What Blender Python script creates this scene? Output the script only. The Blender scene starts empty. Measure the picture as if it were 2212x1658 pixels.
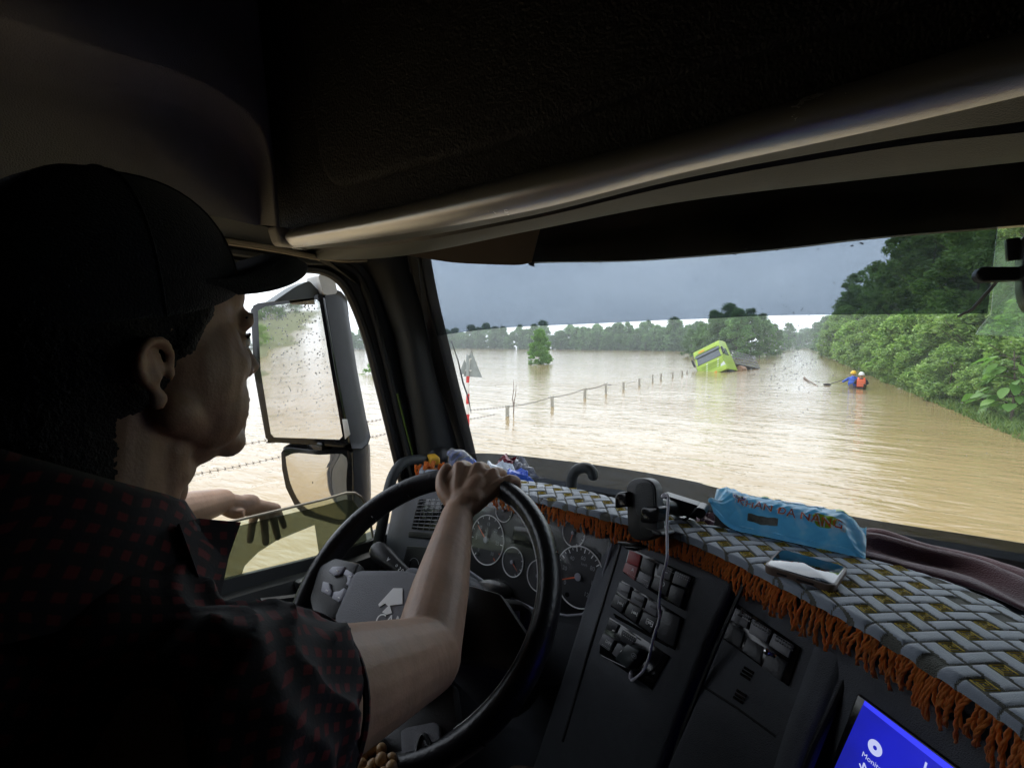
import bpy, bmesh, math, random
import numpy as np
from mathutils import Vector, Matrix, Euler
random.seed(7); rng = np.random.default_rng(7)
SC = bpy.context.scene; COL = SC.collection
R_ = math.radians
# ---------------------------------------------------------------- camera
EYE = 2.3                                   # eye height above the flood water
FPX = 1037.0                                # focal length in photo pixels (2212 wide)
PITCH = math.atan(86 / FPX); YAW = math.atan(614 / FPX * math.cos(PITCH))
cam = bpy.data.cameras.new('camera'); cam_o = bpy.data.objects.new('camera', cam); COL.objects.link(cam_o)
cam.sensor_width = 36; cam.lens = FPX / 2212 * 36; cam.clip_start = 0.02; cam.clip_end = 6000
cam_o.location = (0, 0, EYE); cam_o.rotation_euler = (math.pi / 2 - PITCH, 0, YAW)
SC.camera = cam_o
# ---------------------------------------------------------------- sky, sun, exposure
SUN_EL, SUN_AZ = R_(52), R_(-35)
W = bpy.data.worlds.new('World'); SC.world = W; W.use_nodes = True
def build_world():
    nt = W.node_tree; nt.nodes.clear(); N = nt.nodes.new; L = nt.links.new
    out = N('ShaderNodeOutputWorld'); bg = N('ShaderNodeBackground'); bg.inputs['Strength'].default_value = 0.1
    sky = N('ShaderNodeTexSky'); sky.sky_type = 'NISHITA'; sky.sun_disc = False
    sky.sun_elevation = SUN_EL; sky.sun_rotation = SUN_AZ; sky.air_density = 1.0; sky.dust_density = 3.0
    tc = N('ShaderNodeTexCoord'); mp = N('ShaderNodeMapping'); mp.inputs['Scale'].default_value = (1, 1, 2.6)
    no = N('ShaderNodeTexNoise'); no.inputs['Scale'].default_value = 1.9; no.inputs['Detail'].default_value = 5; no.inputs['Roughness'].default_value = .55
    cr = N('ShaderNodeValToRGB'); cr.color_ramp.elements[0].position = .3; cr.color_ramp.elements[1].position = .72
    cr.color_ramp.elements[0].color = (6.3, 7.1, 8.2, 1); cr.color_ramp.elements[1].color = (9.8, 10.4, 11.2, 1)
    mx = N('ShaderNodeMixRGB'); mx.inputs['Fac'].default_value = .88
    L(tc.outputs['Generated'], mp.inputs['Vector']); L(mp.outputs[0], no.inputs['Vector']); L(no.outputs['Fac'], cr.inputs[0])
    L(sky.outputs[0], mx.inputs[1]); L(cr.outputs[0], mx.inputs[2]); L(mx.outputs[0], bg.inputs['Color']); L(bg.outputs[0], out.inputs[0])
build_world()
sun = bpy.data.lights.new('sun', 'SUN'); sun.energy = 0.8; sun.angle = R_(14); sun.color = (1, .96, .9)
sun_o = bpy.data.objects.new('sun', sun); COL.objects.link(sun_o)
sun_o.rotation_euler = (math.pi / 2 - SUN_EL, 0, math.pi - SUN_AZ); sun_o.location = (0, 0, 30)
SC.view_settings.view_transform = 'Standard'; SC.view_settings.look = 'None'; SC.view_settings.gamma = 1
HAZE = .0009
SC.view_settings.exposure = 1.32
SC.render.engine = 'CYCLES'
SC.cycles.use_denoising = True
try: SC.cycles.denoiser = 'OPENIMAGEDENOISE'
except Exception: pass
SC.cycles.max_bounces = 10; SC.cycles.transparent_max_bounces = 24; SC.cycles.diffuse_bounces = 5
SC.cycles.glossy_bounces = 4; SC.cycles.caustics_reflective = False; SC.cycles.caustics_refractive = False
SC.cycles.sample_clamp_indirect = 6
SC.cycles.use_adaptive_sampling = False

# ---------------------------------------------------------------- survey: photo pixel -> place
_p, _y = PITCH, YAW
CF = np.array([-math.sin(_y) * math.cos(_p), math.cos(_y) * math.cos(_p), -math.sin(_p)])
CR = np.array([math.cos(_y), math.sin(_y), 0.]); CU = np.cross(CR, CF); CE = np.array([0, 0, EYE])
def ray(u, v): return CF + CR * (u - 1106) / FPX - CU * (v - 829) / FPX
def P(u, v, X=None, Y=None, Z=None, d=None):
    """where the sight line through a photo pixel meets a plane of the cab (X, Y, Z) or a depth d"""
    r = ray(u, v)
    t = X / r[0] if X is not None else Y / r[1] if Y is not None else (Z - EYE) / r[2] if Z is not None else d
    return CE + r * t
def on_plane(u, v, a, n):
    r = ray(u, v); return CE + r * (((a - CE) @ n) / (r @ n))
def V3(*a): return np.array(a, float)
def unit(a): a = np.asarray(a, float); return a / (np.linalg.norm(a) + 1e-12)
def cr_spline(pts, n):
    """Catmull-Rom through pts, n samples"""
    p = np.asarray(pts, float); p = np.vstack([2 * p[0] - p[1], p, 2 * p[-1] - p[-2]]); m = len(p) - 3; out = []
    for k in range(n):
        s = k / (n - 1) * m; i = min(int(s), m - 1); t = s - i; a, b, c, d = p[i:i + 4]
        out.append(.5 * ((2 * b) + (c - a) * t + (2 * a - 5 * b + 4 * c - d) * t * t + (3 * b - a - 3 * c + d) * t ** 3))
    return np.array(out)

# ---------------------------------------------------------------- mesh collector
class MB:
    def __init__(s): s.v = []; s.f = []; s.m = []; s.sm = []; s.mi = 0
    def add(s, vs, fs, mi=None, smooth=True):
        o = len(s.v); s.v.extend([tuple(map(float, p)) for p in vs]); mi = s.mi if mi is None else mi
        for f in fs: s.f.append([i + o for i in f]); s.m.append(mi); s.sm.append(smooth)
        return s
    def box(s, c, size, rot=None, bev=0, seg=2, mi=None):
        bm = bmesh.new(); bmesh.ops.create_cube(bm, size=1.0)
        for q in bm.verts: q.co = Vector((q.co.x * size[0], q.co.y * size[1], q.co.z * size[2]))
        if bev: bmesh.ops.bevel(bm, geom=bm.edges[:], offset=bev, segments=seg, affect='EDGES', profile=.6)
        return s.bm(bm, c, rot, mi)
    def bm(s, bm, c=(0, 0, 0), rot=None, mi=None):
        M = np.array(rot) if rot is not None else np.eye(3); c = np.array(c, float)
        bm.verts.index_update()
        s.add([c + M @ np.array(q.co) for q in bm.verts], [[q.index for q in f.verts] for f in bm.faces], mi); bm.free(); return s
    def ball(s, c, r, rot=None, nu=14, nv=9, mi=None):
        r = np.ones(3) * r; M = np.array(rot) if rot is not None else np.eye(3); vs = []; fs = []
        for j in range(1, nv):
            for i in range(nu):
                a = 2 * math.pi * i / nu; b = math.pi * j / nv
                vs.append(M @ (r * V3(math.sin(b) * math.cos(a), math.sin(b) * math.sin(a), math.cos(b))) + c)
        vs += [M @ (r * V3(0, 0, 1)) + c, M @ (r * V3(0, 0, -1)) + c]; T = len(vs) - 2
        for j in range(nv - 2):
            for i in range(nu):
                a, b = j * nu + i, j * nu + (i + 1) % nu; fs.append([a, a + nu, b + nu, b])
        for i in range(nu):
            fs.append([T, i, (i + 1) % nu]); fs.append([T + 1, (nv - 2) * nu + (i + 1) % nu, (nv - 2) * nu + i])
        return s.add(vs, fs, mi)
    def tube(s, path, r, seg=10, caps=True, mi=None, closed=False, flat=None):
        """tube along path; r number or list; flat = (axis, factor) squashes the section"""
        p = np.asarray(path, float); n = len(p); r = np.ones(n) * np.asarray(r, float)
        if closed: T = np.array([unit(p[(i + 1) % n] - p[i - 1]) for i in range(n)])
        else: T = np.array([unit(p[min(i + 1, n - 1)] - p[max(i - 1, 0)]) for i in range(n)])
        up = V3(0, 0, 1) if abs(T[0][2]) < .9 else V3(1, 0, 0)
        vs = []; N = unit(np.cross(np.cross(T[0], up), T[0]))
        for i in range(n):
            N = unit(N - T[i] * (N @ T[i])); B = np.cross(T[i], N)
            for k in range(seg):
                a = 2 * math.pi * k / seg; q = (N * math.cos(a) + B * math.sin(a)) * r[i]
                if flat is not None: q = q - np.array(flat[0]) * (q @ np.array(flat[0])) * (1 - flat[1])
                vs.append(p[i] + q)
        fs = []
        for i in range(n if closed else n - 1):
            for k in range(seg):
                a, b = i * seg + k, i * seg + (k + 1) % seg; c = ((i + 1) % n) * seg
                fs.append([a, b, c + (k + 1) % seg, c + k])
        if caps and not closed: fs.append(list(range(seg))[::-1]); fs.append([(n - 1) * seg + k for k in range(seg)])
        return s.add(vs, fs, mi)
    def lathe(s, o, ax, prof, seg=20, mi=None):
        ax = unit(ax); return s.tube([np.array(o) + ax * h for r, h in prof], [max(r, 1e-4) for r, h in prof], seg, mi=mi)
    def prism(s, poly, off, mi=None, smooth=False):
        """polygon extruded by the vector off"""
        n = len(poly); a = [np.array(q, float) for q in poly]; b = [q + np.array(off, float) for q in a]
        s.add(a + b, [list(range(n))[::-1], [n + i for i in range(n)]] + [[i, (i + 1) % n, n + (i + 1) % n, n + i] for i in range(n)], mi, smooth); return s
    def grid(s, rows, mi=None, thick=None):
        """rows of points (equal count) -> sheet; thick = offset vector or per-point array closes it"""
        a = np.asarray(rows, float); h, w = a.shape[:2]
        q = lambda o: [[o + j * w + i, o + j * w + i + 1, o + (j + 1) * w + i + 1, o + (j + 1) * w + i] for j in range(h - 1) for i in range(w - 1)]
        if thick is None: return s.add(a.reshape(-1, 3), q(0), mi)
        b = a + np.asarray(thick, float); n = h * w
        f = q(0) + [x[::-1] for x in q(n)]
        ed = [j * w for j in range(h)]; ed = [i for i in range(w)] + [j * w + w - 1 for j in range(1, h)] + [(h - 1) * w + i for i in range(w - 2, -1, -1)] + [j * w for j in range(h - 2, 0, -1)]
        f += [[ed[i], n + ed[i], n + ed[(i + 1) % len(ed)], ed[(i + 1) % len(ed)]] for i in range(len(ed))]
        return s.add(np.vstack([a.reshape(-1, 3), b.reshape(-1, 3)]), f, mi)
    def mesh(s, name, mats, org=(0, 0, 0), sharp=38):
        me = bpy.data.meshes.new(name); o = np.array(org, float)
        v = (np.array(s.v) - o) if s.v else []
        me.from_pydata([tuple(q) for q in v], [], s.f)
        for m in (mats if isinstance(mats, (list, tuple)) else [mats]): me.materials.append(m)
        if s.f:
            me.polygons.foreach_set('material_index', s.m); me.polygons.foreach_set('use_smooth', s.sm)
            if sharp: me.set_sharp_from_angle(angle=R_(sharp))
        me.update(); return me

def org_of(o):
    q = np.zeros(3)
    while o is not None: q += np.array(o.location); o = o.parent
    return q
def tag(o, label=None, cat=None, group=None, kind=None):
    for k, x in (('label', label), ('category', cat), ('group', group), ('kind', kind)):
        if x: o[k] = x
    return o
def thing(name, loc, label, cat, group=None):
    o = bpy.data.objects.new(name, None); COL.objects.link(o); o.location = Vector(loc); o.empty_display_size = .1
    return tag(o, label, cat, group)
def part(name, mb, mats, parent, label=None, sharp=38):
    """one mesh object, vertices given in world space"""
    o = bpy.data.objects.new(name, mb.mesh(name, mats, org_of(parent), sharp)); COL.objects.link(o); o.parent = parent
    return tag(o, label)
def solo(name, mb, mats, label=None, cat=None, group=None, kind=None, sharp=38, org=None):
    org = np.array(org, float) if org is not None else (np.array(mb.v).min(0) + np.array(mb.v).max(0)) / 2 * V3(1, 1, 0) + V3(0, 0, np.array(mb.v)[:, 2].min())
    o = bpy.data.objects.new(name, mb.mesh(name, mats, org, sharp)); COL.objects.link(o); o.location = Vector(org)
    return tag(o, label, cat, group, kind)
def copy_tree(o, parent=None):
    c = o.copy(); COL.objects.link(c); c.parent = parent
    for ch in list(o.children): copy_tree(ch, c)
    return c
def fused(mb, name, mats, parent, voxel=.004, smooth=6, label=None, deform=None):
    """closed pieces grown together into one continuous skin"""
    me = mb.mesh(name, mats, org_of(parent), None); o = bpy.data.objects.new(name, me); COL.objects.link(o); o.parent = parent
    m = o.modifiers.new('r', 'REMESH'); m.mode = 'VOXEL'; m.voxel_size = voxel; m.use_smooth_shade = True
    k = o.modifiers.new('s', 'SMOOTH'); k.iterations = smooth; k.factor = .5
    bpy.context.view_layer.update(); dg = bpy.context.evaluated_depsgraph_get()
    ne = bpy.data.meshes.new_from_object(o.evaluated_get(dg), depsgraph=dg); o.modifiers.clear(); o.data = ne; ne.name = name
    if not ne.materials:
        for q in (mats if isinstance(mats, (list, tuple)) else [mats]): ne.materials.append(q)
    if deform is not None:
        n = len(ne.vertices); a = np.empty(n * 3); ne.vertices.foreach_get('co', a); a = a.reshape(-1, 3) + org_of(o)
        nn = np.empty(n * 3); ne.vertices.foreach_get('normal', nn); a = deform(a, nn.reshape(-1, 3)) - org_of(o)
        ne.vertices.foreach_set('co', a.ravel()); ne.update()
    ne.polygons.foreach_set('use_smooth', [True] * len(ne.polygons))
    return tag(o, label)
def text_mb(mb, txt, size, fn, mi=0, align='CENTER', depth=0):
    """flat lettering mapped by fn(x, y) -> 3D point"""
    c = bpy.data.curves.new('t', 'FONT'); c.body = txt; c.size = size; c.align_x = align; c.align_y = 'CENTER'; c.resolution_u = 3
    o = bpy.data.objects.new('t', c); COL.objects.link(o); bpy.context.view_layer.update()
    dg = bpy.context.evaluated_depsgraph_get(); me = bpy.data.meshes.new_from_object(o.evaluated_get(dg))
    mb.add([fn(q.co.x, q.co.y) for q in me.vertices], [list(f.vertices) for f in me.polygons], mi, False)
    bpy.data.objects.remove(o); bpy.data.curves.remove(c); bpy.data.meshes.remove(me); return mb

# ---------------------------------------------------------------- materials
def mat(name, col, rough=.5, metal=0, bump=0, bscale=60, var=0, vscale=8, spec=.5, ior=1.45, coat=0, sheen=0, trans=0, stretch=None, sss=0):
    m = bpy.data.materials.new(name); m.use_nodes = True; nt = m.node_tree; b = nt.nodes['Principled BSDF']; N = nt.nodes.new; L = nt.links.new
    b.inputs['Base Color'].default_value = (*col, 1); b.inputs['Roughness'].default_value = rough; b.inputs['Metallic'].default_value = metal
    b.inputs['Specular IOR Level'].default_value = spec; b.inputs['IOR'].default_value = ior; b.inputs['Coat Weight'].default_value = coat
    b.inputs['Sheen Weight'].default_value = sheen; b.inputs['Transmission Weight'].default_value = trans
    if sss: b.inputs['Subsurface Weight'].default_value = sss; b.inputs['Subsurface Radius'].default_value = (.012, .004, .002); b.inputs['Subsurface Scale'].default_value = 1
    tc = N('ShaderNodeTexCoord'); vec = tc.outputs['Object']
    if stretch:
        mp = N('ShaderNodeMapping'); mp.inputs['Scale'].default_value = stretch; L(vec, mp.inputs[0]); vec = mp.outputs[0]
    if bump:
        n = N('ShaderNodeTexNoise'); n.inputs['Scale'].default_value = bscale; n.inputs['Detail'].default_value = 3; L(vec, n.inputs['Vector'])
        bp = N('ShaderNodeBump'); bp.inputs['Strength'].default_value = bump; bp.inputs['Distance'].default_value = .01; L(n.outputs['Fac'], bp.inputs['Height']); L(bp.outputs[0], b.inputs['Normal'])
    if var:
        n = N('ShaderNodeTexNoise'); n.inputs['Scale'].default_value = vscale; n.inputs['Detail'].default_value = 6; n.inputs['Roughness'].default_value = .65; L(vec, n.inputs['Vector'])
        mr = N('ShaderNodeMapRange'); mr.inputs[1].default_value = .3; mr.inputs[2].default_value = .7; mr.inputs[3].default_value = 1 - var; mr.inputs[4].default_value = 1 + var; L(n.outputs['Fac'], mr.inputs[0])
        mu = N('ShaderNodeMixRGB'); mu.blend_type = 'MULTIPLY'; mu.inputs[0].default_value = 1; mu.inputs[1].default_value = (*col, 1); L(mr.outputs[0], mu.inputs[2]); L(mu.outputs[0], b.inputs['Base Color'])
        mr2 = N('ShaderNodeMapRange'); mr2.inputs[3].default_value = rough * .75; mr2.inputs[4].default_value = min(1, rough * 1.25); L(n.outputs['Fac'], mr2.inputs[0]); L(mr2.outputs[0], b.inputs['Roughness'])
    return m
def glow(name, col, s):
    m = bpy.data.materials.new(name); m.use_nodes = True; b = m.node_tree.nodes['Principled BSDF']
    b.inputs['Base Color'].default_value = (.01, .01, .01, 1); b.inputs['Emission Color'].default_value = (*col, 1); b.inputs['Emission Strength'].default_value = s; b.inputs['Roughness'].default_value = .25; return m
def clear(name, tint, gloss=.06, rough=.02, dirt=0, dirt_col=(.6, .6, .58)):
    """thin pane: tinted see-through with a faint mirror and dust"""
    m = bpy.data.materials.new(name); m.use_nodes = True; nt = m.node_tree; nt.nodes.remove(nt.nodes['Principled BSDF']); N = nt.nodes.new; L = nt.links.new
    t = N('ShaderNodeBsdfTransparent'); t.inputs[0].default_value = (*tint, 1); g = N('ShaderNodeBsdfGlossy'); g.inputs['Roughness'].default_value = rough
    mx = N('ShaderNodeMixShader'); fr = N('ShaderNodeFresnel'); fr.inputs[0].default_value = 1.25
    mm = N('ShaderNodeMath'); mm.operation = 'MULTIPLY'; mm.inputs[1].default_value = gloss * 10; L(fr.outputs[0], mm.inputs[0]); mm.use_clamp = True
    L(mm.outputs[0], mx.inputs[0]); L(t.outputs[0], mx.inputs[1]); L(g.outputs[0], mx.inputs[2]); o = mx.outputs[0]
    if dirt:
        d = N('ShaderNodeBsdfDiffuse'); d.inputs[0].default_value = (*dirt_col, 1); tl = N('ShaderNodeBsdfTranslucent'); tl.inputs[0].default_value = (*dirt_col, 1)
        ad = N('ShaderNodeMixShader'); ad.inputs[0].default_value = .6; L(d.outputs[0], ad.inputs[1]); L(tl.outputs[0], ad.inputs[2])
        tc = N('ShaderNodeTexCoord'); n = N('ShaderNodeTexNoise'); n.inputs['Scale'].default_value = 7; n.inputs['Detail'].default_value = 8; n.inputs['Roughness'].default_value = .7; L(tc.outputs['Object'], n.inputs['Vector'])
        mr = N('ShaderNodeMapRange'); mr.inputs[1].default_value = .35; mr.inputs[2].default_value = .8; mr.inputs[3].default_value = dirt * .3; mr.inputs[4].default_value = dirt * 1.8; L(n.outputs['Fac'], mr.inputs[0])
        m2 = N('ShaderNodeMixShader'); L(mr.outputs[0], m2.inputs[0]); L(o, m2.inputs[1]); L(ad.outputs[0], m2.inputs[2]); o = m2.outputs[0]
    L(o, nt.nodes['Material Output'].inputs[0]); return m
M = {}
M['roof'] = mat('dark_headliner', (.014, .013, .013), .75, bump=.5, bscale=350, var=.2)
M['panel'] = mat('grey_brown_side_panel', (.40, .41, .43), .55, bump=.35, bscale=420, var=.12)
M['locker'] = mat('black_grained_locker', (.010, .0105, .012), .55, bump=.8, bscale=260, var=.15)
M['satin'] = mat('satin_grey_trim', (.74, .76, .80), .26, metal=.6, bump=.12, bscale=600, var=.06)
M['greytrim'] = mat('grey_green_trim', (.11, .125, .128), .5, bump=.25, bscale=500, var=.08)
M['tan'] = mat('tan_seal', (.42, .37, .28), .5)
M['rubber'] = mat('black_rubber', (.012, .012, .013), .42, bump=.2, bscale=200)
M['pillar'] = mat('dark_pillar_plastic', (.024, .028, .030), .48, bump=.3, bscale=500, var=.1)
M['dash'] = mat('dark_grey_dash_plastic', (.08, .085, .098), .5, bump=.35, bscale=700, var=.28, vscale=11)
M['black'] = mat('black_plastic', (.010, .010, .011), .35, bump=.1, bscale=400)
M['gloss'] = mat('gloss_black', (.008, .008, .009), .12)
M['leather'] = mat('worn_black_leather', (.011, .011, .013), .30, bump=.12, bscale=160, var=.25, vscale=14)
M['hub'] = mat('grey_hub_plastic', (.15, .152, .17), .5, bump=.4, bscale=800, var=.12)
M['key'] = mat('grey_keys', (.30, .30, .35), .38, var=.06)
M['limedk'] = mat('green_body_edge', (.10, .17, .03), .5)
M['matte'] = mat('matte_black_seal', (.008, .008, .009), .85, spec=.15)
M['wallg'] = mat('grey_rear_lining', (.05, .05, .05), .8)
M['vbrown'] = mat('lit_visor_back', (.055, .04, .03), .6)
M['white'] = mat('white_print_glint', (.88, .88, .88), .5)  # white prints, plus painted shine on wheel rim and emblem
M['offwhite'] = mat('faded_print', (.30, .31, .33), .5)
M['chrome'] = mat('chrome', (.75, .75, .76), .12, metal=1)
M['skin'] = mat('tanned_skin', (.37, .23, .155), .48, bump=.09, bscale=300, var=.18, vscale=22, sss=.12)
M['hair'] = mat('black_hair', (.008, .007, .007), .6, bump=.6, bscale=500)
M['cap'] = mat('navy_cap_cloth', (.009, .011, .019), .85, bump=.5, bscale=600, sheen=.15)
M['mirror'] = mat('mirror_glass', (.86, .86, .84), .035, metal=.90, var=.05, vscale=14)
M['yellow'] = mat('yellow_plastic', (.75, .42, .04), .45, var=.08, vscale=60)
M['lime'] = mat('lime_paint', (.42, .66, .055), .35, var=.12, vscale=3, coat=.3)
M['film'] = clear('sun_strip_film', (.435, .47, .51), .05, .03, dirt=.02)
M['wglass'] = clear('windscreen_glass', (.95, .97, .96), .035, .01, dirt=.035, dirt_col=(.75, .77, .78))
M['drop'] = mat('water_drop', (.85, .87, .9), .05, trans=.6, ior=1.33)
# ================================================================ OUTSIDE: flood water, banks, trees
def water_mat():
    m = bpy.data.materials.new('muddy_flood_water'); m.use_nodes = True; nt = m.node_tree; b = nt.nodes['Principled BSDF']; N = nt.nodes.new; L = nt.links.new
    b.inputs['Roughness'].default_value = .06; b.inputs['IOR'].default_value = 1.33
    tc = N('ShaderNodeTexCoord'); vec = tc.outputs['Object']
    n0 = N('ShaderNodeTexNoise'); n0.inputs['Scale'].default_value = .12; n0.inputs['Detail'].default_value = 4; L(vec, n0.inputs['Vector'])
    cr = N('ShaderNodeValToRGB'); cr.color_ramp.elements[0].position = .35; cr.color_ramp.elements[1].position = .68
    cr.color_ramp.elements[0].color = (.265, .182, .082, 1); cr.color_ramp.elements[1].color = (.33, .24, .122, 1)
    L(n0.outputs['Fac'], cr.inputs[0]); L(cr.outputs[0], b.inputs['Base Color'])
    def layer(scale, det, st, rot):
        mp = N('ShaderNodeMapping'); mp.inputs['Scale'].default_value = st; mp.inputs['Rotation'].default_value = (0, 0, R_(rot)); L(vec, mp.inputs[0])
        n = N('ShaderNodeTexNoise'); n.inputs['Scale'].default_value = scale; n.inputs['Detail'].default_value = det; n.inputs['Roughness'].default_value = .55; n.inputs['Distortion'].default_value = .4; L(mp.outputs[0], n.inputs['Vector']); return n.outputs['Fac']
    a = layer(1.9, 3, (1, 2.6, 1), 28); c = layer(.55, 3, (1, 2.5, 1), 35)
    gust = layer(.06, 4, (1, 2.5, 1), 20)
    mr = N('ShaderNodeMapRange'); mr.inputs[1].default_value = .35; mr.inputs[2].default_value = .65; mr.inputs[3].default_value = .12; mr.inputs[4].default_value = 1.25; L(gust, mr.inputs[0])
    b1 = N('ShaderNodeBump'); b1.inputs['Distance'].default_value = .040; L(mr.outputs[0], b1.inputs['Strength']); L(a, b1.inputs['Height'])
    b2 = N('ShaderNodeBump'); b2.inputs['Distance'].default_value = .11; b2.inputs['Strength'].default_value = .5; L(c, b2.inputs['Height']); L(b1.outputs[0], b2.inputs['Normal'])
    L(b2.outputs[0], b.inputs['Normal']); return m
M['water'] = water_mat()
mb = MB(); mb.add([(-2500, -900, 0), (2500, -900, 0), (2500, 3500, 0), (-2500, 3500, 0)], [[0, 1, 2, 3]])
solo('water', mb, M['water'], 'brown flood water covering road and fields to the horizon', 'water', kind='structure', org=(0, 0, 0))

def leaf_mat(name, c1, c2, tr=.35):
    m = bpy.data.materials.new(name); m.use_nodes = True; nt = m.node_tree; b = nt.nodes['Principled BSDF']; N = nt.nodes.new; L = nt.links.new
    b.inputs['Roughness'].default_value = .55
    g = N('ShaderNodeNewGeometry'); oi = N('ShaderNodeObjectInfo'); mx = N('ShaderNodeMixRGB'); mx.inputs[1].default_value = (*c1, 1); mx.inputs[2].default_value = (*c2, 1); L(g.outputs['Random Per Island'], mx.inputs[0])
    hs = N('ShaderNodeHueSaturation'); mr = N('ShaderNodeMapRange'); mr.inputs[3].default_value = .75; mr.inputs[4].default_value = 1.25; L(oi.outputs['Random'], mr.inputs[0]); L(mr.outputs[0], hs.inputs['Value']); L(mx.outputs[0], hs.inputs['Color'])
    L(hs.outputs[0], b.inputs['Base Color']); t = N('ShaderNodeBsdfTranslucent'); L(hs.outputs[0], t.inputs[0]); ms = N('ShaderNodeMixShader'); ms.inputs[0].default_value = tr
    L(b.outputs[0], ms.inputs[1]); L(t.outputs[0], ms.inputs[2]); L(ms.outputs[0], nt.nodes['Material Output'].inputs[0]); return m
M['leaf'] = leaf_mat('acacia_leaves', (.115, .22, .05), (.33, .50, .12))
M['leaf_far'] = leaf_mat('far_leaves', (.085, .18, .06), (.19, .33, .10))
M['leaf_bright'] = leaf_mat('bright_broad_leaves', (.10, .24, .04), (.20, .38, .07), .45)
M['bark'] = mat('grey_brown_bark', (.10, .08, .06), .85, bump=.8, bscale=20, var=.3)
M['grass'] = leaf_mat('bank_grass', (.07, .14, .03), (.17, .25, .06))
M['soil'] = mat('wet_bank_soil', (.12, .13, .05), .9, bump=.6, bscale=6, var=.35, vscale=2)

def leaves(mb, cen, size, rg, droop=.5, asp=.42, mi=0):
    """one bent leaf (two triangles pairs) per centre"""
    n = len(cen); a = rg.uniform(0, 2 * np.pi, n); d = np.stack([np.cos(a), np.sin(a), rg.normal(-droop, .45, n)], 1); d /= np.linalg.norm(d, axis=1)[:, None]
    w = np.cross(d, rg.normal(0, 1, (n, 3))); w /= np.linalg.norm(w, axis=1)[:, None]; nn = np.cross(d, w)
    s = (size * rg.uniform(.6, 1.3, n))[:, None]
    v = np.stack([cen - d * s * .5, cen + w * s * asp * .5 + nn * s * .06, cen + d * s * .5 - nn * s * .1, cen - w * s * asp * .5 + nn * s * .06], 1).reshape(-1, 3)
    o = len(mb.v); mb.v.extend(map(tuple, v.tolist())); mb.f.extend([[o + 4 * i, o + 4 * i + 1, o + 4 * i + 2, o + 4 * i + 3] for i in range(n)])
    mb.m.extend([mi] * n); mb.sm.extend([False] * n); return mb
def crown_pts(rg, n, h0, h1, rad, blobs, shape=.55, full=.12):
    """clumps of points through a crown volume, uneven outline with gaps"""
    out = []; per = n // blobs
    for k in range(blobs):
        t = rg.uniform(0, 1) ** .85; z = h0 + (h1 - h0) * t
        r = rad * (math.sin(math.pi * min(1, full + (1 - full) * t) ** .8) ** shape if t < .98 else .2) * math.sqrt(rg.uniform(.08, 1)); a = rg.uniform(0, 2 * np.pi)
        c = np.array([r * math.cos(a), r * math.sin(a), z]); br = rad * rg.uniform(.14, .32)
        p = rg.normal(0, 1, (per, 3)); p /= np.linalg.norm(p, axis=1)[:, None]; p *= (rg.uniform(0, 1, per) ** .45)[:, None] * br * np.array([1, 1, .75])
        out.append(c + p)
    return np.vstack(out)
def tree_parts(seed, h, rad, h0, n, leaf, blobs, droop=.5, asp=.42, shape=.55, limbs=7, trunk_r=.11, full=.12):
    rg = np.random.default_rng(seed); cr = MB(); leaves(cr, crown_pts(rg, n, h0, h, rad, blobs, shape, full), leaf, rg, droop, asp)
    tr = MB(); bend = rg.normal(0, .12, (6, 2)) * h * .12; path = [[bend[k, 0] * (k > 0), bend[k, 1] * (k > 0), -.5 + (h * .9 + .5) * k / 5] for k in range(6)]
    path = cr_spline(path, 14); tr.tube(path, np.linspace(trunk_r, .02, 14), 7)
    for k in range(limbs):
        i = 3 + int(rg.integers(0, 8)); a = rg.uniform(0, 6.28); l = rad * rg.uniform(.5, .9); p0 = path[i]
        tr.tube(cr_spline([p0, p0 + V3(math.cos(a) * l * .5, math.sin(a) * l * .5, l * .3), p0 + V3(math.cos(a) * l, math.sin(a) * l, l * .75)], 6), np.linspace(trunk_r * .45, .012, 6), 5)
    return cr, tr
def plant(name, loc, parts_, mats, label, cat, group=None):
    r = thing(name, (0, 0, 0), label, cat, group); part('crown', parts_[0], mats[0], r, sharp=0); part('trunk', parts_[1], mats[1], r); r.location = Vector(loc); return r
def put(proto, loc, s, label=None, rz=None, sz=None, first=False):
    o = proto if first else copy_tree(proto); o.location = Vector(loc); o.rotation_euler = (0, 0, random.uniform(0, 6.28) if rz is None else rz); o.scale = (s, s, s * (sz or 1))
    if label: o['label'] = label
    return o
# --- the wall of trees on the right bank
GR = 'trees in the dense row on the right bank'
protoR = [plant('bank_tree', (0, 0, 0), tree_parts(11 + k, 12.5, 3.1, .5, 13000, .36, 60, .6, .36, .45), (M['leaf'], M['bark']), 'tall dense tree in the row along the right edge of the flooded road', 'tree', GR) for k in range(3)]
used = [False] * 3
def wallput(k, *a, **kw):
    put(protoR[k], *a, first=not used[k], **kw); used[k] = True
yy = 21.0; i = 0
while yy < 150:
    x = 8.4 + random.uniform(-1.3, 1.8) + (0 if yy < 110 else -.8); wallput(i % 3, (x, yy, .1), random.uniform(.68, 1.08) if yy < 110 else random.uniform(.6, .75)); i += 1
    if yy < 90: wallput((i + 1) % 3, (x + 4.2, yy + 2, .1), random.uniform(.95, 1.12))
    yy += 3.6 + .02 * yy
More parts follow.
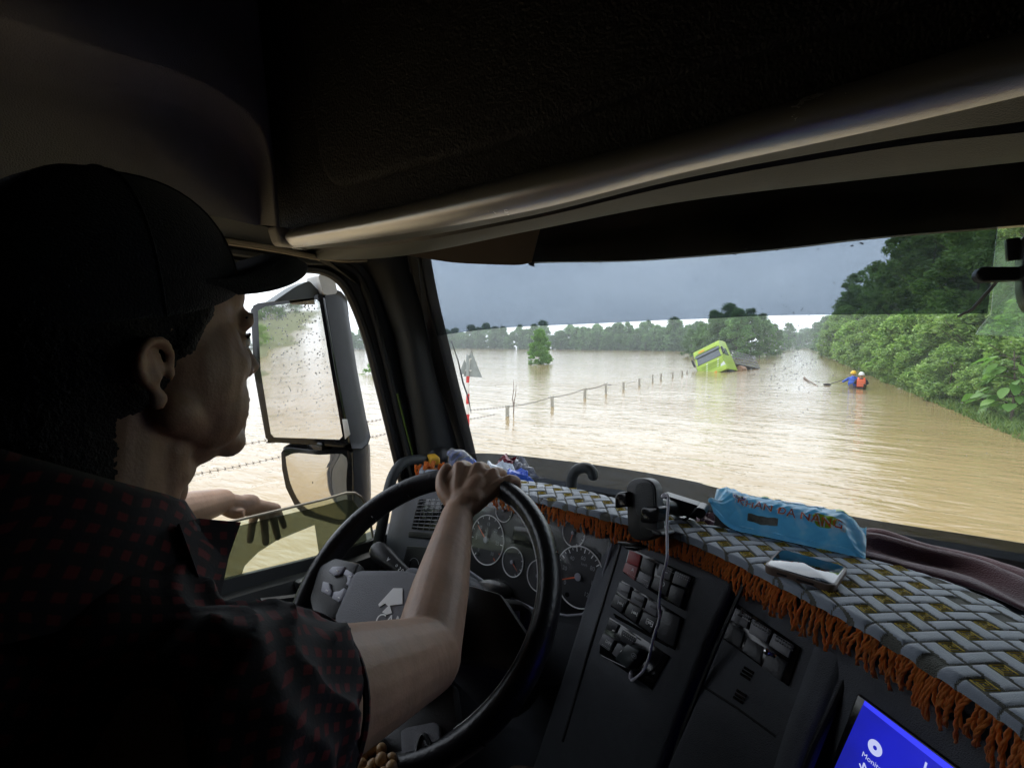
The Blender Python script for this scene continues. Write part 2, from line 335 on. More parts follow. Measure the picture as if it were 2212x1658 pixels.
# low bushy growth at the water's edge
GB = 'bushes at the foot of the right bank trees'
protoB = [plant('bank_bush', (0, 0, 0), tree_parts(31 + k, 3.6, 1.9, .15, 6500, .26, 46, .35, .45, .5, 6, .05), (M['leaf'], M['bark']), 'leafy green bush at the water edge below the right bank trees', 'bush', GB) for k in range(2)]
ub = [0, 0]
for j, (x, y, s) in enumerate([(6.4, 20.5, .75), (7.0, 23.5, .9), (6.5, 27.5, 1.0), (6.2, 31.5, .95), (6.6, 35, 1.1), (6.1, 40, 1.1), (6.3, 46, 1.2), (6.0, 53, 1.2), (6.4, 61, 1.3), (6.1, 70, 1.3), (6.3, 81, 1.4), (6.1, 94, 1.4), (6.3, 108, 1.4), (8.4, 19, 1.1)]):
    put(protoB[j % 2], (x, y, .05), s, first=not ub[j % 2]); ub[j % 2] = 1
for j in range(20):
    y = 24 + 100 * (j / 19) ** 1.35 + random.uniform(-1, 1); put(protoB[j % 2], (random.uniform(5.0, 6.2) + .2 * math.sin(j), y, -.1), random.uniform(.35, .85) * (1 + y / 160))
# broad-leaved saplings, near
def sapling(seed, h, n, ls, loc, label, low=.35, spread=.75):
    rg = np.random.default_rng(seed); cr = MB(); tr = MB(); path = cr_spline([(0, 0, -.3), (.04, .02, h * .4), (-.03, .05, h)], 10); tr.tube(path, np.linspace(.045, .012, 10), 7)
    for k in range(n):
        t = rg.uniform(low, 1); b = path[int(t * 9)]; a = rg.uniform(0, 6.28); l = spread * rg.uniform(.35, 1) * (1.15 - .5 * t); e = b + V3(math.cos(a) * l, math.sin(a) * l, l * rg.uniform(.0, .55))
        if k % 2 == 0: tr.tube([b, (b + e) / 2 + V3(0, 0, .06), e], [.012, .009, .005], 4)
        d = unit(V3(math.cos(a), math.sin(a), rg.uniform(-.8, -.1))); w = unit(np.cross(d, V3(rg.normal(0, .35), rg.normal(0, .35), 1))); s = ls * rg.uniform(.6, 1.2); nn = np.cross(w, d)
        rows = []
        for q in range(6):
            f = q / 5; wd = s * .36 * math.sin(math.pi * min(.97, f * .94 + .05)) ** .75; c = e + d * s * f - V3(0, 0, 1) * s * .22 * f * f
            rows.append([c - w * wd + nn * wd * .25, c, c + w * wd + nn * wd * .25])
        cr.grid(rows)
    return plant('broadleaf_sapling', loc, (cr, tr), (M['leaf_bright'], M['bark']), label, 'sapling')
q = P(2182, 912, Z=0); sapling(5, 2.05, 64, .40, (q[0], q[1], .05), 'young sapling with big bright leaves standing on the grassy bank at far right')
sapling(6, 1.35, 54, .34, (5.9, 21.2, .05), 'low big-leaved sapling drooping over the water left of the taller sapling', .1, .9)
sapling(9, 1.6, 34, .36, (7.0, 20.3, .05), 'big-leaved sapling crowded between bushes behind the taller sapling', .2, .8)
# --- grassy bank
def bank(name, xs, y0, y1, lab, step=1.5):
    rows = []; ys = np.arange(y0, y1, step)
    for y in ys:
        e = .55 * math.sin(y * .37) + .4 * math.sin(y * 1.1 + 1) + .25 * math.sin(y * 2.3); rows.append([(xs[0] + e, y, -.25), (xs[0] + .5 * np.sign(xs[1] - xs[0]) + e, y, .05), (xs[0] * .7 + xs[1] * .3, y, .14 + .06 * math.sin(y)), (xs[1], y, .2)])
    solo(name, MB().grid(rows), M['soil'], lab, 'ground', kind='structure')
bank('bank', (5.0, 60), 6, 170, 'low grassy bank along the right side of the flooded road')
def grass(name, x0, x1, y0, y1, n, h, lab, zb=.06):
    rg = np.random.default_rng(3); mb = MB(); k = rg.uniform(0, 1, n) ** 1.6; x = x0 + (x1 - x0) * k + .3 * np.sin(rg.uniform(0, 1, n) * 6); y = y0 + (y1 - y0) * rg.uniform(0, 1, n) ** 1.7
    b = np.stack([x, y, np.full(n, zb - .05)], 1); a = rg.uniform(0, 6.28, n); hh = h * rg.uniform(.4, 1.3, n); wv = np.stack([np.cos(a), np.sin(a), 0 * a], 1) * (.018 + .0006 * y[:, None]); ln = np.stack([rg.normal(0, .45, n) * hh, rg.normal(0, .45, n) * hh, hh], 1)
    v = np.stack([b - wv, b + wv, b + ln], 1).reshape(-1, 3); mb.v = list(map(tuple, v.tolist())); mb.f = [[3 * i, 3 * i + 1, 3 * i + 2] for i in range(n)]; mb.m = [0] * n; mb.sm = [False] * n
    solo(name, mb, M['grass'], lab, 'grass', kind='stuff', sharp=0)
grass('grass', 5.0, 9.5, 11, 75, 26000, .22, 'rough wet grass on the right bank at the water edge')
# --- trees behind the stranded truck
GC = 'trees standing behind the stranded green truck'
protoC = [plant('roadside_tree', (0, 0, 0), tree_parts(51 + k, 8.2, 3.0, .1, 11000, .36, 80, .5, .42, .55, full=.3), (M['leaf_far'], M['bark']), 'bushy tree rising from the water behind the stranded green truck', 'tree', GC) for k in range(2)]
for j, (x, y, s) in enumerate([(-17.5, 98, .62), (-15, 94, .72), (-12.2, 90, .95), (-10.0, 88, 1.0), (-8.2, 84, .92), (-6.6, 90, .98), (-5.6, 97, .9), (-5.0, 108, .85), (-10.5, 95, 1.12), (-4.6, 122, .8)]):
    put(protoC[j % 2], (x, y, 0), s, first=j < 2)
# --- far tree line across the flooded fields, and the end of the road
GF = 'trees of the far line across the flooded field'
protoF = [plant('far_tree', (0, 0, 0), tree_parts(71 + k, 9.5, 3.6, .0, 5200, .62, 70, .4, .5, .45, 3, full=.42), (M['leaf_far'], M['bark']), 'tree in the distant unbroken tree line beyond the flooded field', 'tree', GF) for k in range(3)]
uf = [0] * 3; j = 0
def farput(x, y, s, lab=None, sz=None):
    sz = random.uniform(.72, 1.15)
    global j
    k = j % 3; put(protoF[k], (x, y, 0), s, first=not uf[k], sz=sz, label=lab); uf[k] = 1; j += 1
pa = np.array([P(1520, 758.5, Z=0)[:2], P(1400, 757, Z=0)[:2], P(1200, 754.5, Z=0)[:2], P(940, 752.0, Z=0)[:2]])
for t in np.linspace(0, 1, 46):
    q = cr_spline(np.c_[pa, np.zeros(4)], 101)[int(t * 100)]; farput(q[0] + random.uniform(-2, 2), q[1] + 7 + random.uniform(-3, 3), random.uniform(.62, .95) * (1 + .4 * t)); farput(q[0] + random.uniform(-2, 2) + 1.5, q[1] + random.uniform(-3, 3), random.uniform(.70, .90) * (1 + .4 * t) * (.98 if random.random() > .06 else 1.3))
for t in np.linspace(.01, .99, 52):
    q = cr_spline(np.c_[pa, np.zeros(4)], 101)[int(t * 100)]; farput(q[0] + random.uniform(-1, 1), q[1] - 2 + random.uniform(-2, 2), random.uniform(.42, .6) * (1 + .5 * t))
for u in np.linspace(925, 380, 30):
    q = P(u, 752.5, Z=0); q = q * min(1, 235 / np.hypot(q[0], q[1])); farput(q[0] + random.uniform(-6, 6), q[1] + random.uniform(-6, 6), random.uniform(.7, 1.25))
for (x, y, s) in [(-5, 190, 1), (-9, 200, 1.0), (-3, 240, 1.1), (1, 330, 1.0), (4, 340, 1), (8, 200, 1.1), (10, 220, 1.3), (8, 260, 1.2), (7.5, 170, .9), (-1.5, 335, .9), (0, 400, 1.3), (3, 420, 1.2), (6, 410, 1.3), (-4, 390, 1.2), (9, 400, 1.3), (1.5, 300, .8), (5, 290, .9)]:
    o = farput(x, y, s, 'small pale tree where the flooded road fades between the tree rows')
# lone shrub in the field
q = P(1166, 786, Z=0); sh = plant('lone_tree', (0, 0, 0), tree_parts(91, 3.9, 1.35, .0, 13000, .21, 120, .4, .45, .5, 5, .06, full=.3), (M['leaf_bright'], M['bark']), 'lone small round tree standing in the open flood water', 'tree'); sh.location = Vector((q[0], q[1], 0))
q = P(805, 808, Z=0); cl = tree_parts(95, .7, 1.0, -.1, 900, .18, 12, .2, .4, .5, 2, .02); o = plant('floating_weeds', (q[0], q[1], 0), cl, (M['leaf_bright'], M['bark']), 'low clump of green weeds in the water beside the big door mirror', 'plant')
# --- bank behind the truck that the mirrors look at
bank('verge', (-3.6, -60), -140, -9, 'grassy road verge behind the truck that the mirrors show')
rg_ = random.Random(4)
for (x, y) in [(-9, -24), (-12, -34), (-8.5, -46), (-13, -58), (-9, -72), (-11, -90), (-20, -40), (-24, -60), (-9.5, -110), (-3, -150), (3, -160)]:
    o = copy_tree(protoC[0]); o.location = (x, y, .1); o.rotation_euler.z = rg_.uniform(0, 6); s = rg_.uniform(.55, .9); o.scale = (s, s, s); o['label'] = 'tree on the grassy verge behind the truck, seen only in the door mirrors'; o['group'] = 'trees on the verge behind the truck'
for (x, y) in [(-5.5, -16), (-6.2, -20), (-5, -27), (-6.5, -33)]:
    o = copy_tree(protoB[0]); o.location = (x, y, .1); o.scale = (.3,) * 3; o['label'] = 'low weed bush on the verge behind the truck, seen only in the door mirrors'; o['group'] = 'weeds on the verge behind the truck'
# ================================================================ OUTSIDE: things in the water
M['post'] = mat('weathered_concrete_post', (.35, .33, .28), .85, bump=.7, bscale=40, var=.35, vscale=12)
M['wire'] = mat('rusty_barbed_wire', (.06, .045, .035), .7, metal=.4)
M['red'] = mat('red_band_paint', (.55, .03, .03), .5, var=.25, vscale=20)
M['whitep'] = mat('white_band_paint', (.72, .70, .66), .5, var=.15, vscale=14)
M['zinc'] = mat('zinc_sign_back', (.30, .33, .32), .55, metal=.3, var=.2, vscale=6)
M['twig'] = mat('dry_twig', (.16, .11, .08), .85, bump=.5, bscale=40, var=.2)
# fence posts
tops = [(1096, 875, 899), (1193, 855, 878), (1263, 838, 859), (1309, 827, 850), (1347, 825, 841), (1381, 817, 833), (1410, 809, 824), (1427, 807, 820), (1453, 804, 815), (1474, 800, 811), (1484, 801, 807)]
LBL = ['nearest square fence post, thick and straight, beside the bare twigs', 'second fence post from the traffic sign, standing in open water', 'third fence post from the traffic sign, slightly thin', 'fourth fence post from the traffic sign, tallest in mid row', 'fifth fence post from the traffic sign', 'sixth fence post from the traffic sign', 'seventh fence post from the traffic sign', 'leaning fence post, eighth from the traffic sign', 'ninth fence post, small and distant near the green truck', 'tenth fence post, dark, just before the green truck', 'last stubby fence post closest to the green truck']
tipz = []
for k, (u, vt, vb) in enumerate(tops):
    b = P(u, vb, Z=0); dep = (b - CE) @ CF; h = (vb - vt) * dep / FPX; mb = MB(); le = .10 if k == 7 else rng.normal(0, .025)
    mb.box((0, 0, h / 2 - .25), (.095, .09, h + .5), Euler((rng.normal(0, .03), le, rng.uniform(0, 1.5))).to_matrix(), bev=.012)
    o = solo('fence_post', mb, M['post'], LBL[k], 'fence post', 'posts of the barbed wire fence', org=(0, 0, 0)); o.location = Vector((b[0], b[1], 0)); tipz.append(b + V3(0, 0, h * .86))
for k, y in enumerate([9.2, 6.3, 3.4, .4, -2.6, -6, -10, -14]):
    mb = MB().box((0, 0, .1), (.11, .10, 1.2), Euler((0, rng.normal(0, .04), .4)).to_matrix(), bev=.012); o = solo('fence_post', mb, M['post'], 'short fence post in the water outside the driver window', 'fence post', 'posts of the barbed wire fence', org=(0, 0, 0)); o.location = (-8.1, y, 0); tipz.insert(0, V3(-8.1, y, .62))
tipz = sorted(tipz, key=lambda q: q[1])
def strand(z, lab):
    mb = MB(); pts = []
    for a, b in zip(tipz[:-1], tipz[1:]):
        if z < .9 and a[1] > 11: break
        for t in np.linspace(0, 1, 9)[:-1]: q = a * (1 - t) + b * t; pts.append(V3(q[0] - .06, q[1], max(.03, q[2] * z - .05 * math.sin(math.pi * t))))
    mb.tube(pts, .004, 5)
    L_ = 0
    for a, b in zip(pts[:-1], pts[1:]):
        if a[1] < 22:
            for t in (0, .33, .66):
                c = a * (1 - t) + b * t; s = .028
                mb.tube([c - V3(s, 0, s), c + V3(s, 0, s)], .0045, 4); mb.tube([c - V3(s, 0, -s), c + V3(s, 0, -s)], .0045, 4)
    solo('barbed_wire', mb, M['wire'], lab, 'barbed wire', 'barbed wire strands')
strand(1.0, 'upper barbed wire strand strung along the post tops'); strand(.42, 'lower barbed wire strand just above the flood water')
# bare twigs by the first post
mb = MB(); b = P(1109, 893, Z=0)
def at_b(u, v): return on_plane(u, v, b, unit(CF * V3(1, 1, 0)))
mb.tube([at_b(1109, 897), at_b(1110, 880), at_b(1107, 860), at_b(1110, 840), at_b(1109, 820)], [.022, .02, .016, .012, .006], 6)
mb.tube([at_b(1110, 872), at_b(1114, 850), at_b(1115, 830)], [.014, .011, .005], 5); mb.tube([at_b(1109, 880), at_b(1113, 868)], [.012, .005], 5)
solo('dead_branch', mb, M['twig'], 'bare dead branch sticking out of the water beside the nearest fence post', 'branch')
# traffic sign
b = P(1010, 921, Z=0); nrm = unit(CF * V3(1, 1, 0)); side = V3(nrm[1], -nrm[0], 0)
def at_s(u, v, o=0): return on_plane(u, v, b + nrm * o, nrm)
sg = thing('traffic_sign', b, 'rear of triangular traffic sign on a red and white striped post in the water', 'traffic sign')
mb = MB(); zz = [(921, 0), (900, 1), (878, 0), (872, 1), (868, 0), (852, 1), (832, 1), (815, 0), (803, 1)]
cols = {0: M['red'], 1: M['whitep']}
vs = [930, 906, 894, 872, 850, 826, 812, 780, 766]; cc = [0, 0, 1, 0, 1, 0, 1, 1]
for k in range(len(vs) - 1): mb.tube([at_s(1010, vs[k]), at_s(1011, vs[k + 1])], .045, 12, mi=[0, 0, 1, 0, 1, 0, 2, 2][k])
part('post', mb, [M['red'], M['whitep'], M['zinc']], sg)
tri = [at_s(1018, 757, .06), at_s(1041, 815, .06), at_s(1002, 812, .06)]; mb = MB().prism(tri, nrm * .012); mb.tube([*tri], .014, 6, closed=True); part('triangular_plate', mb, [M['zinc']], sg)
tri = [at_s(1003, 776, .16), at_s(1020, 808, .16), at_s(992, 808, .16)]; mb = MB().prism(tri, nrm * .012); part('rear_plate', mb, [M['zinc']], sg)
mb = MB()
for v in (775, 800): mb.box(at_s(1012, v, .03), (.16, .05, .035), Matrix.Rotation(math.atan2(side[1], side[0]), 3, 'Z'), bev=.004)
mb.prism([at_s(1009, 772, .0), at_s(1016, 774, .0), at_s(1014, 798, .0), at_s(1008, 798, .0)], nrm * .03); part('bracket', mb, [M['whitep']], sg)
# floating stick on the road
mb = MB(); mb.tube([P(1738, 816, Z=.05), P(1746, 822, Z=.07), P(1756, 827, Z=.05), P(1766, 833, Z=.0)], [.06, .04, .03, .02], 7); mb.ball(P(1738, 816, Z=.06), .08, nu=8, nv=6)
solo('driftwood', mb, M['twig'], 'crooked piece of driftwood floating in the middle of the road', 'driftwood')
# ---------------------------------------------------------------- the stranded green truck
M['dglass'] = mat('dark_truck_glass', (.07, .085, .10), .08, coat=.5)  # base lightened to stand for sky reflected in the glass
M['limet'] = mat('lime_truck_paint', (.34, .48, .045), .38, var=.14, vscale=1.2, coat=.2)
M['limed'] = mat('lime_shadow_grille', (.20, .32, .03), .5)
M['grey'] = mat('grey_steel', (.20, .21, .22), .6, metal=.4, var=.3, vscale=5)
M['rust'] = mat('rusty_tank', (.34, .20, .13), .7, var=.3, vscale=5)
M['lamp'] = mat('headlamp_lens', (.6, .62, .62), .1, coat=.5)
M['orange'] = mat('orange_sticker', (.75, .30, .02), .5)
tk = thing('stranded_truck', (0, 0, 0), 'lime green truck tipped sideways and half sunk in the flood water', 'truck')
def tp(nm, mb, ms, par=tk): return part(nm, mb, ms, par)
# truck's own frame: x across (image right = +x), y away from us, z up; front face at y = 0; width 2.4
mb = MB(); w = 1.2
prof = [(0, 0.0), (-.10, .55), (-.08, 1.15), (.06, 1.25), (.34, 2.05), (.42, 2.45), (.62, 2.72), (1.6, 2.78), (2.0, 2.7), (2.0, 0)]
mb.prism([(-w, y, z) for y, z in prof], (2 * w, 0, 0)); body = tp('cab', mb, [M['limet']])
mb = MB(); mb.prism([(-1.06, .075 - .02, 1.30), (1.06, .055, 1.30), (1.0, .315, 2.03), (-1.0, .315, 2.03)], (0, .03, 0)); tp('windscreen', mb, [M['dglass']])
mb = MB(); mb.prism([(-1.12, .20, 2.0), (1.12, .20, 2.0), (1.1, .30, 2.22), (-1.1, .30, 2.22)], (0, .2, 0)); tp('sun_visor', mb, [M['dglass']])
mb = MB(); mb.prism([(-1.0, .36, 2.30), (.98, .36, 2.30), (.9, .50, 2.64), (-.9, .50, 2.64)], (0, -.05, 0)); tp('roof_front', mb, [M['limet']])
mb = MB().prism([(-.7, .345, 2.36), (-.15, .345, 2.36), (-.15, .38, 2.48), (-.7, .38, 2.48)], (0, -.02, 0)); tp('nameplate', mb, [M['orange']])
mb = MB()
for z in (.62, .80, .96): mb.box((0.05, -.10, z), (1.7, .05, .05), bev=.006)
for x in (-1.17, 1.17): mb.box((x, -.04, .85), (.05, .16, .6), bev=.01)
tp('grille', mb, [M['limed']])
M['pale'] = mat('pale_green_stripe', (.55, .66, .35), .45, var=.2, vscale=4)
for x in (-.55, .45): mb = MB().prism([(x, -.118, .50), (x + .16, -.118, .50), (x + .42, -.095, 1.14), (x + .26, -.095, 1.14)], (0, .03, 0)); tp('front_stripe', mb, [M['pale']])
mb = MB().box((0, -.14, .18), (2.44, .34, .42), bev=.06); tp('bumper', mb, [M['limet']])
mb = MB().box((.0, -.33, .10), (.75, .04, .16), bev=.01); tp('bumper_plate', mb, [M['orange']])
for sx in (-1, 1):
    mb = MB().prism([(sx * .74, -.18, .34), (sx * 1.18, -.13, .42), (sx * 1.16, -.12, .72), (sx * .84, -.15, .60)], (0, .08, 0)); tp('headlight', mb, [M['lamp']])
    mb = MB().prism([(sx * 1.215, .45, .6), (sx * 1.215, 1.5, .6), (sx * 1.215, 1.5, 2.1), (sx * 1.215, .62, 2.1), (sx * 1.215, .38, 1.35)], (sx * -.03, 0, 0)); d_ = tp('door', mb, [M['limet']])
    mb = MB().prism([(sx * 1.225, .55, 1.35), (sx * 1.225, 1.4, 1.35), (sx * 1.225, 1.4, 2.02), (sx * 1.225, .75, 2.02)], (sx * -.02, 0, 0)); part('door_window', mb, [M['dglass']], d_)
    mb = MB().box((sx * 1.36, .1, 1.68), (.16, .16, .62), bev=.04); mb.tube([(sx * 1.2, .3, 2.0), (sx * 1.36, .12, 2.02)], .02, 6); mb.tube([(sx * 1.2, .3, 1.4), (sx * 1.36, .12, 1.36)], .02, 6); tp('mirror', mb, [M['black']])
    mb = MB().lathe((sx * 1.15, .9, .0), (-sx, 0, 0), [(0.3, -.03), (.46, 0), (.52, .04), (.52, .26), (.46, .3)], 22); wh = tp('wheel', mb, [M['rubber']])
    mb = MB().lathe((sx * 1.16, .9, .0), (-sx, 0, 0), [(0.0, -.06), (.1, -.06), (.14, 0), (.27, .01)], 16); part('hub', mb, [M['grey']], wh)
    mb = MB().tube([(sx * 1.22, .1, 1.32), (sx * .6, -.1, 1.28)], .012, 5); tp('wiper', mb, [M['black']])
mb = MB(); mb.box((-.42, 5.2, .35), (.12, 6.2, .26)); mb.box((.42, 5.2, .35), (.12, 6.2, .26))
for y in (2.6, 4.2, 6, 7.8): mb.box((0, y, .35), (.72, .1, .2))
tp('chassis', mb, [M['grey']])
mb = MB(); mb.box((0, 5.4, .72), (2.4, 5.8, .12))
for y in np.linspace(2.55, 8.25, 9):
    for sx in (-1, 1): mb.box((sx * 1.18, y, 1.35), (.06, .06, 1.2))
for z in (1.0, 1.35, 1.7, 1.95):
    for sx in (-1, 1): mb.box((sx * 1.18, 5.4, z), (.04, 5.8, .07))
    mb.box((0, 2.55, z), (2.36, .04, .07)); mb.box((0, 8.25, z), (2.36, .04, .07))
for x in np.linspace(-1, 1, 6): mb.box((x, 2.53, 1.35), (.05, .05, 1.2))
tp('stake_body', mb, [M['grey']])
mb = MB().lathe((1.0, 3.0, .30), (0, 1, 0), [(0.05, 0), (.30, .02), (.32, .08), (.32, 1.1), (.30, 1.16), (.05, 1.18)], 18); tp('fuel_tank', mb, [M['rust']])
for y in (5.9, 7.2):
    for sx in (-1, 1): mb = MB().lathe((sx * 1.18, y, .0), (-sx, 0, 0), [(0.2, -.02), (.46, 0), (.52, .05), (.52, .5), (.46, .55)], 20); tp('wheel', mb, [M['rubber']])
c = P(1549, 803, Z=0); tk.location = Vector((c[0] - .2, c[1] + .3, -.26)); tk.rotation_euler = (Matrix.Rotation(R_(-12), 3, 'Z') @ Matrix.Rotation(R_(-27), 3, 'Y') @ Matrix.Rotation(R_(-7), 3, 'X')).to_euler()
# ---------------------------------------------------------------- boat with two people
M['blue'] = mat('blue_raincoat', (.03, .10, .50), .45, var=.15, vscale=9); M['vest'] = mat('orange_life_vest', (.85, .11, .03), .6, var=.1, vscale=9)
M['strap'] = mat('vest_tape', (.85, .45, .25), .5); M['helmet_y'] = mat('yellow_helmet', (.85, .50, .02), .35); M['helmet_w'] = mat('white_helmet', (.80, .80, .78), .35)
M['trouser'] = mat('dark_trousers', (.03, .03, .035), .8); M['wood'] = mat('dark_wet_boat', (.05, .042, .035), .55, var=.3)
bc = P(1853, 839, Z=0); ang = R_(-5)
rows = []
for t in np.linspace(0, 1, 13):
    y = -.9 + 3.0 * t; hw = .42 * math.sin(math.pi * (.12 + .80 * t)) ** .55; zt = .17 + .16 * (2 * t - 1) ** 2
    rows.append([(-hw, y, zt), (-hw * .9, y, .02), (-hw * .5, y, -.14), (0, y, -.18), (hw * .5, y, -.14), (hw * .9, y, .02), (hw, y, zt)])
mb = MB().grid(rows, thick=(0, 0, .025)); bt = thing('rowing_boat', (0, 0, 0), 'small dark low boat carrying two people along the flooded road', 'boat'); part('hull', mb, [M['wood']], bt)
mb = MB(); mb.box((0, .3, .10), (.78, .22, .03), bev=.006); mb.box((0, 1.3, .10), (.74, .22, .03), bev=.006); part('bench', mb, [M['wood']], bt); bt.location = Vector(bc); bt.scale = (.92,) * 3; bt.rotation_euler.z = ang
def seated(name, x, y, z0, shirtm, helm, lab, arms, vest=False):
    r = thing(name, (0, 0, 0), lab, 'person', 'people in the rowing boat'); mb = MB(); B = lambda *a: V3(x, y, z0) + V3(*a)
    mb.ball(B(0, .02, .82), (.085, .10, .12)); mb.tube([B(0, 0, .60), B(0, .01, .76)], [.06, .055], 10); mb.ball(B(0, .0, .42), (.17, .11, .2)); mb.ball(B(0, 0, .14), (.17, .13, .16)); mb.ball(B(0, .115, .81), (.015, .02, .02)); mb.ball(B(.085, .0, .82), (.012, .02, .03)); mb.ball(B(-.085, 0, .82), (.012, .02, .03))
    for s in (-1, 1): mb.tube([B(.1 * s, .0, .1), B(.14 * s, .42, .16), B(.13 * s, .58, -.12)], [.08, .065, .045], 10)
    for (e, h) in arms:
        s = 1 if e[0] > 0 else -1; mb.tube([B(.19 * s, .0, .54), B(*e), B(*h)], [.055, .045, .03], 9); hv = unit(np.array(h) - np.array(e))
        mb.ball(B(*h) + hv * .05, (.035, .045, .03))
        for q in range(4): mb.tube([B(*h) + hv * .07 + V3(0, 0, .03 - .02 * q), B(*h) + hv * .12 + V3(.01, .01, .02 - .02 * q), B(*h) + hv * .10 + V3(.03, .02, .01 - .02 * q)], [.011, .01, .008], 6)
        mb.tube([B(*h) + hv * .04 + V3(0, 0, .02), B(*h) + hv * .07 + V3(.03, .03, .04)], [.012, .009], 6)
    fused(mb, 'body', [M['skin']], r, .012, 3)
    mb = MB(); mb.ball(B(0, -.01, .42), (.215, .15, .23)); mb.ball(B(0, -.01, .16), (.22, .17, .19)); mb.tube([B(-.19, 0, .54), B(.19, 0, .54)], [.085, .085], 10)
    if not vest:
        mb.ball(B(0, -.01, .25), (.25, .19, .26)); mb.tube([B(0, -.02, .56), B(0, -.01, .68)], [.12, .09], 10)
    for (e, h) in arms: s = 1 if e[0] > 0 else -1; mb.tube([B(.19 * s, .0, .54), B(*e), B(*(np.array(e) * .25 + np.array(h) * .75))], [.085, .07, .055], 9)
    fused(mb, 'raincoat' if not vest else 'shirt', [shirtm], r, .012, 3)
    if vest:
        mb = MB(); mb.box(B(0, -.14, .36), (.40, .10, .44), bev=.045, seg=3); mb.box(B(0, .12, .36), (.38, .09, .42), bev=.04, seg=3)
        for s in (-1, 1): mb.tube([B(.13 * s, -.13, .54), B(.13 * s, .0, .64), B(.13 * s, .12, .54)], .045, 8)
        vo = part('life_vest', mb, [M['vest']], r); mb = MB()
        for z in (.24, .36, .48): mb.box(B(0, -.193, z), (.36, .008, .022))
        part('vest_strap', mb, [M['strap']], vo)
    mb = MB(); prof = [(.135, .80), (.15, .82), (.135, .86), (.125, .91), (.095, .96), (.05, .985), (.0, .99)]; mb.lathe(B(0, .02, 0), (0, 0, 1), prof, 18); mb.ball(B(0, .13, .84), (.09, .07, .012)); part('helmet', mb, [helm], r)
    r.location = Vector(bc) - Vector((0, 0, .17)); r.scale = (.92,) * 3; r.rotation_euler.z = ang; return r
seated('person', .14, .28, .13, M['trouser'], M['helmet_w'], 'person seen from behind in orange life vest and white helmet, seated in the boat', [((.30, .16, .34), (.22, .40, .28)), ((-.30, .16, .34), (-.2, .4, .28))], True)
seated('person', -.24, .95, .16, M['blue'], M['helmet_y'], 'person in blue raincoat and yellow helmet paddling at the front of the boat', [((.28, .2, .40), (-.02, .38, .36)), ((-.38, .16, .38), (-.55, .30, .26))])
mb = MB(); pa_ = P(1795, 828, Z=.12); Rz = Matrix.Rotation(ang, 3, 'Z'); pb_ = bc + np.array(Rz @ Vector((.02, 1.36, .58))); mb.tube([pa_, pa_ * .5 + pb_ * .5 + V3(0, 0, .02), pb_], [.022, .02, .018], 7)
mb.ball(pa_ + unit(pa_ - pb_) * .18, (.2, .05, .07)); solo('paddle', mb, M['wood'], 'long thin paddle held out to the left by the person in blue', 'paddle')
# ================================================================ THE CAB
cab = thing('truck_cab', (0, .5, 1.0), 'dark interior of the truck cab seen from between its seats', 'truck')
def PX(pts, **k): return [P(u, v, **k) for u, v in pts]
def loft(mb, rows, nu=24, sub=4, bulge=None, mi=None, thick=None):
    """sheet through polylines; bulge(i, t) -> offset between row i and i+1"""
    rs = [cr_spline(r, nu) for r in rows]; out = []
    for i in range(len(rs) - 1):
        for k in range(sub):
            t = k / sub; q = rs[i] * (1 - t) + rs[i + 1] * t
            if bulge is not None: q = q + np.array(bulge(i, t))
            out.append(q)
    out.append(rs[-1]); return mb.grid(out, mi, thick)
def slab(mb, poly, n, h, bev=.0, mi=None, seg=2):
    """flat plate on its plane raised by h along n with rounded edges"""
    bm = bmesh.new(); a = [bm.verts.new(Vector(q)) for q in poly]; b = [bm.verts.new(Vector(np.array(q) + np.array(n) * h)) for q in poly]; k = len(poly)
    bm.faces.new(a[::-1]); bm.faces.new(b)
    for i in range(k): bm.faces.new([a[i], a[(i + 1) % k], b[(i + 1) % k], b[i]])
    bmesh.ops.recalc_face_normals(bm, faces=bm.faces)
    if bev:
        es = [e for e in bm.edges if any(v in b for v in e.verts)]
        bmesh.ops.bevel(bm, geom=es, offset=bev, segments=seg, affect='EDGES', profile=.5, clamp_overlap=True)
    return mb.bm(bm, mi=mi)
# ---- shell: roof, rear wall, right side, floor, lower front and the skin under the side windows
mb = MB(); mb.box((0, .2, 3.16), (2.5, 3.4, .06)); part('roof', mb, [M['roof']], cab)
mb = MB(); mb.box((0, -1.25, 2.05), (2.5, .06, 2.2)); part('rear_wall', mb, [M['wallg']], cab)
mb = MB(); mb.box((0, .2, .97), (2.4, 3.0, .06)); part('floor', mb, [M['black']], cab)
mb = MB(); mb.box((1.2, -.55, 2.05), (.06, 1.5, 2.2)); mb.box((1.2, .75, 1.35), (.06, 1.3, .9)); mb.box((1.2, .7, 2.85), (.06, 1.6, .55)); mb.box((1.2, .6, 2.1), (.05, 1.2, 1.2)); part('right_side', mb, [M['roof']], cab)  # unseen; passenger window mostly closed in to keep the driver's face dark
mb = MB(); mb.box((0, 1.52, 1.38), (2.36, .06, .86)); part('front_panel', mb, [M['black']], cab)
# ---- left upper side panel with the soft ridge
mb = MB(); XU, XL = -.925, -1.0
rows = [PX([(-300, -500), (0, -500), (300, -500), (520, -400), (556, 0), (606, 492)], X=XU - .02), PX([(-300, -60), (0, 35), (250, 112), (450, 182), (570, 290), (600, 489)], X=XU - .015),
        PX([(-300, 30), (0, 120), (250, 200), (430, 258), (540, 345), (560, 486)], X=XL), PX([(-300, 330), (0, 387), (200, 422), (380, 452), (470, 468), (550, 486)], X=XL)]
loft(mb, rows, 40, 6); part('side_panel', mb, [M['panel']], cab, sharp=0)
mb = MB(); mb.box((-1.12, -.1, 2.88), (.1, 2.4, .62)); mb.box((-1.14, -.72, 2.1), (.06, 1.0, 2.2)); part('outer_side', mb, [M['roof']], cab)
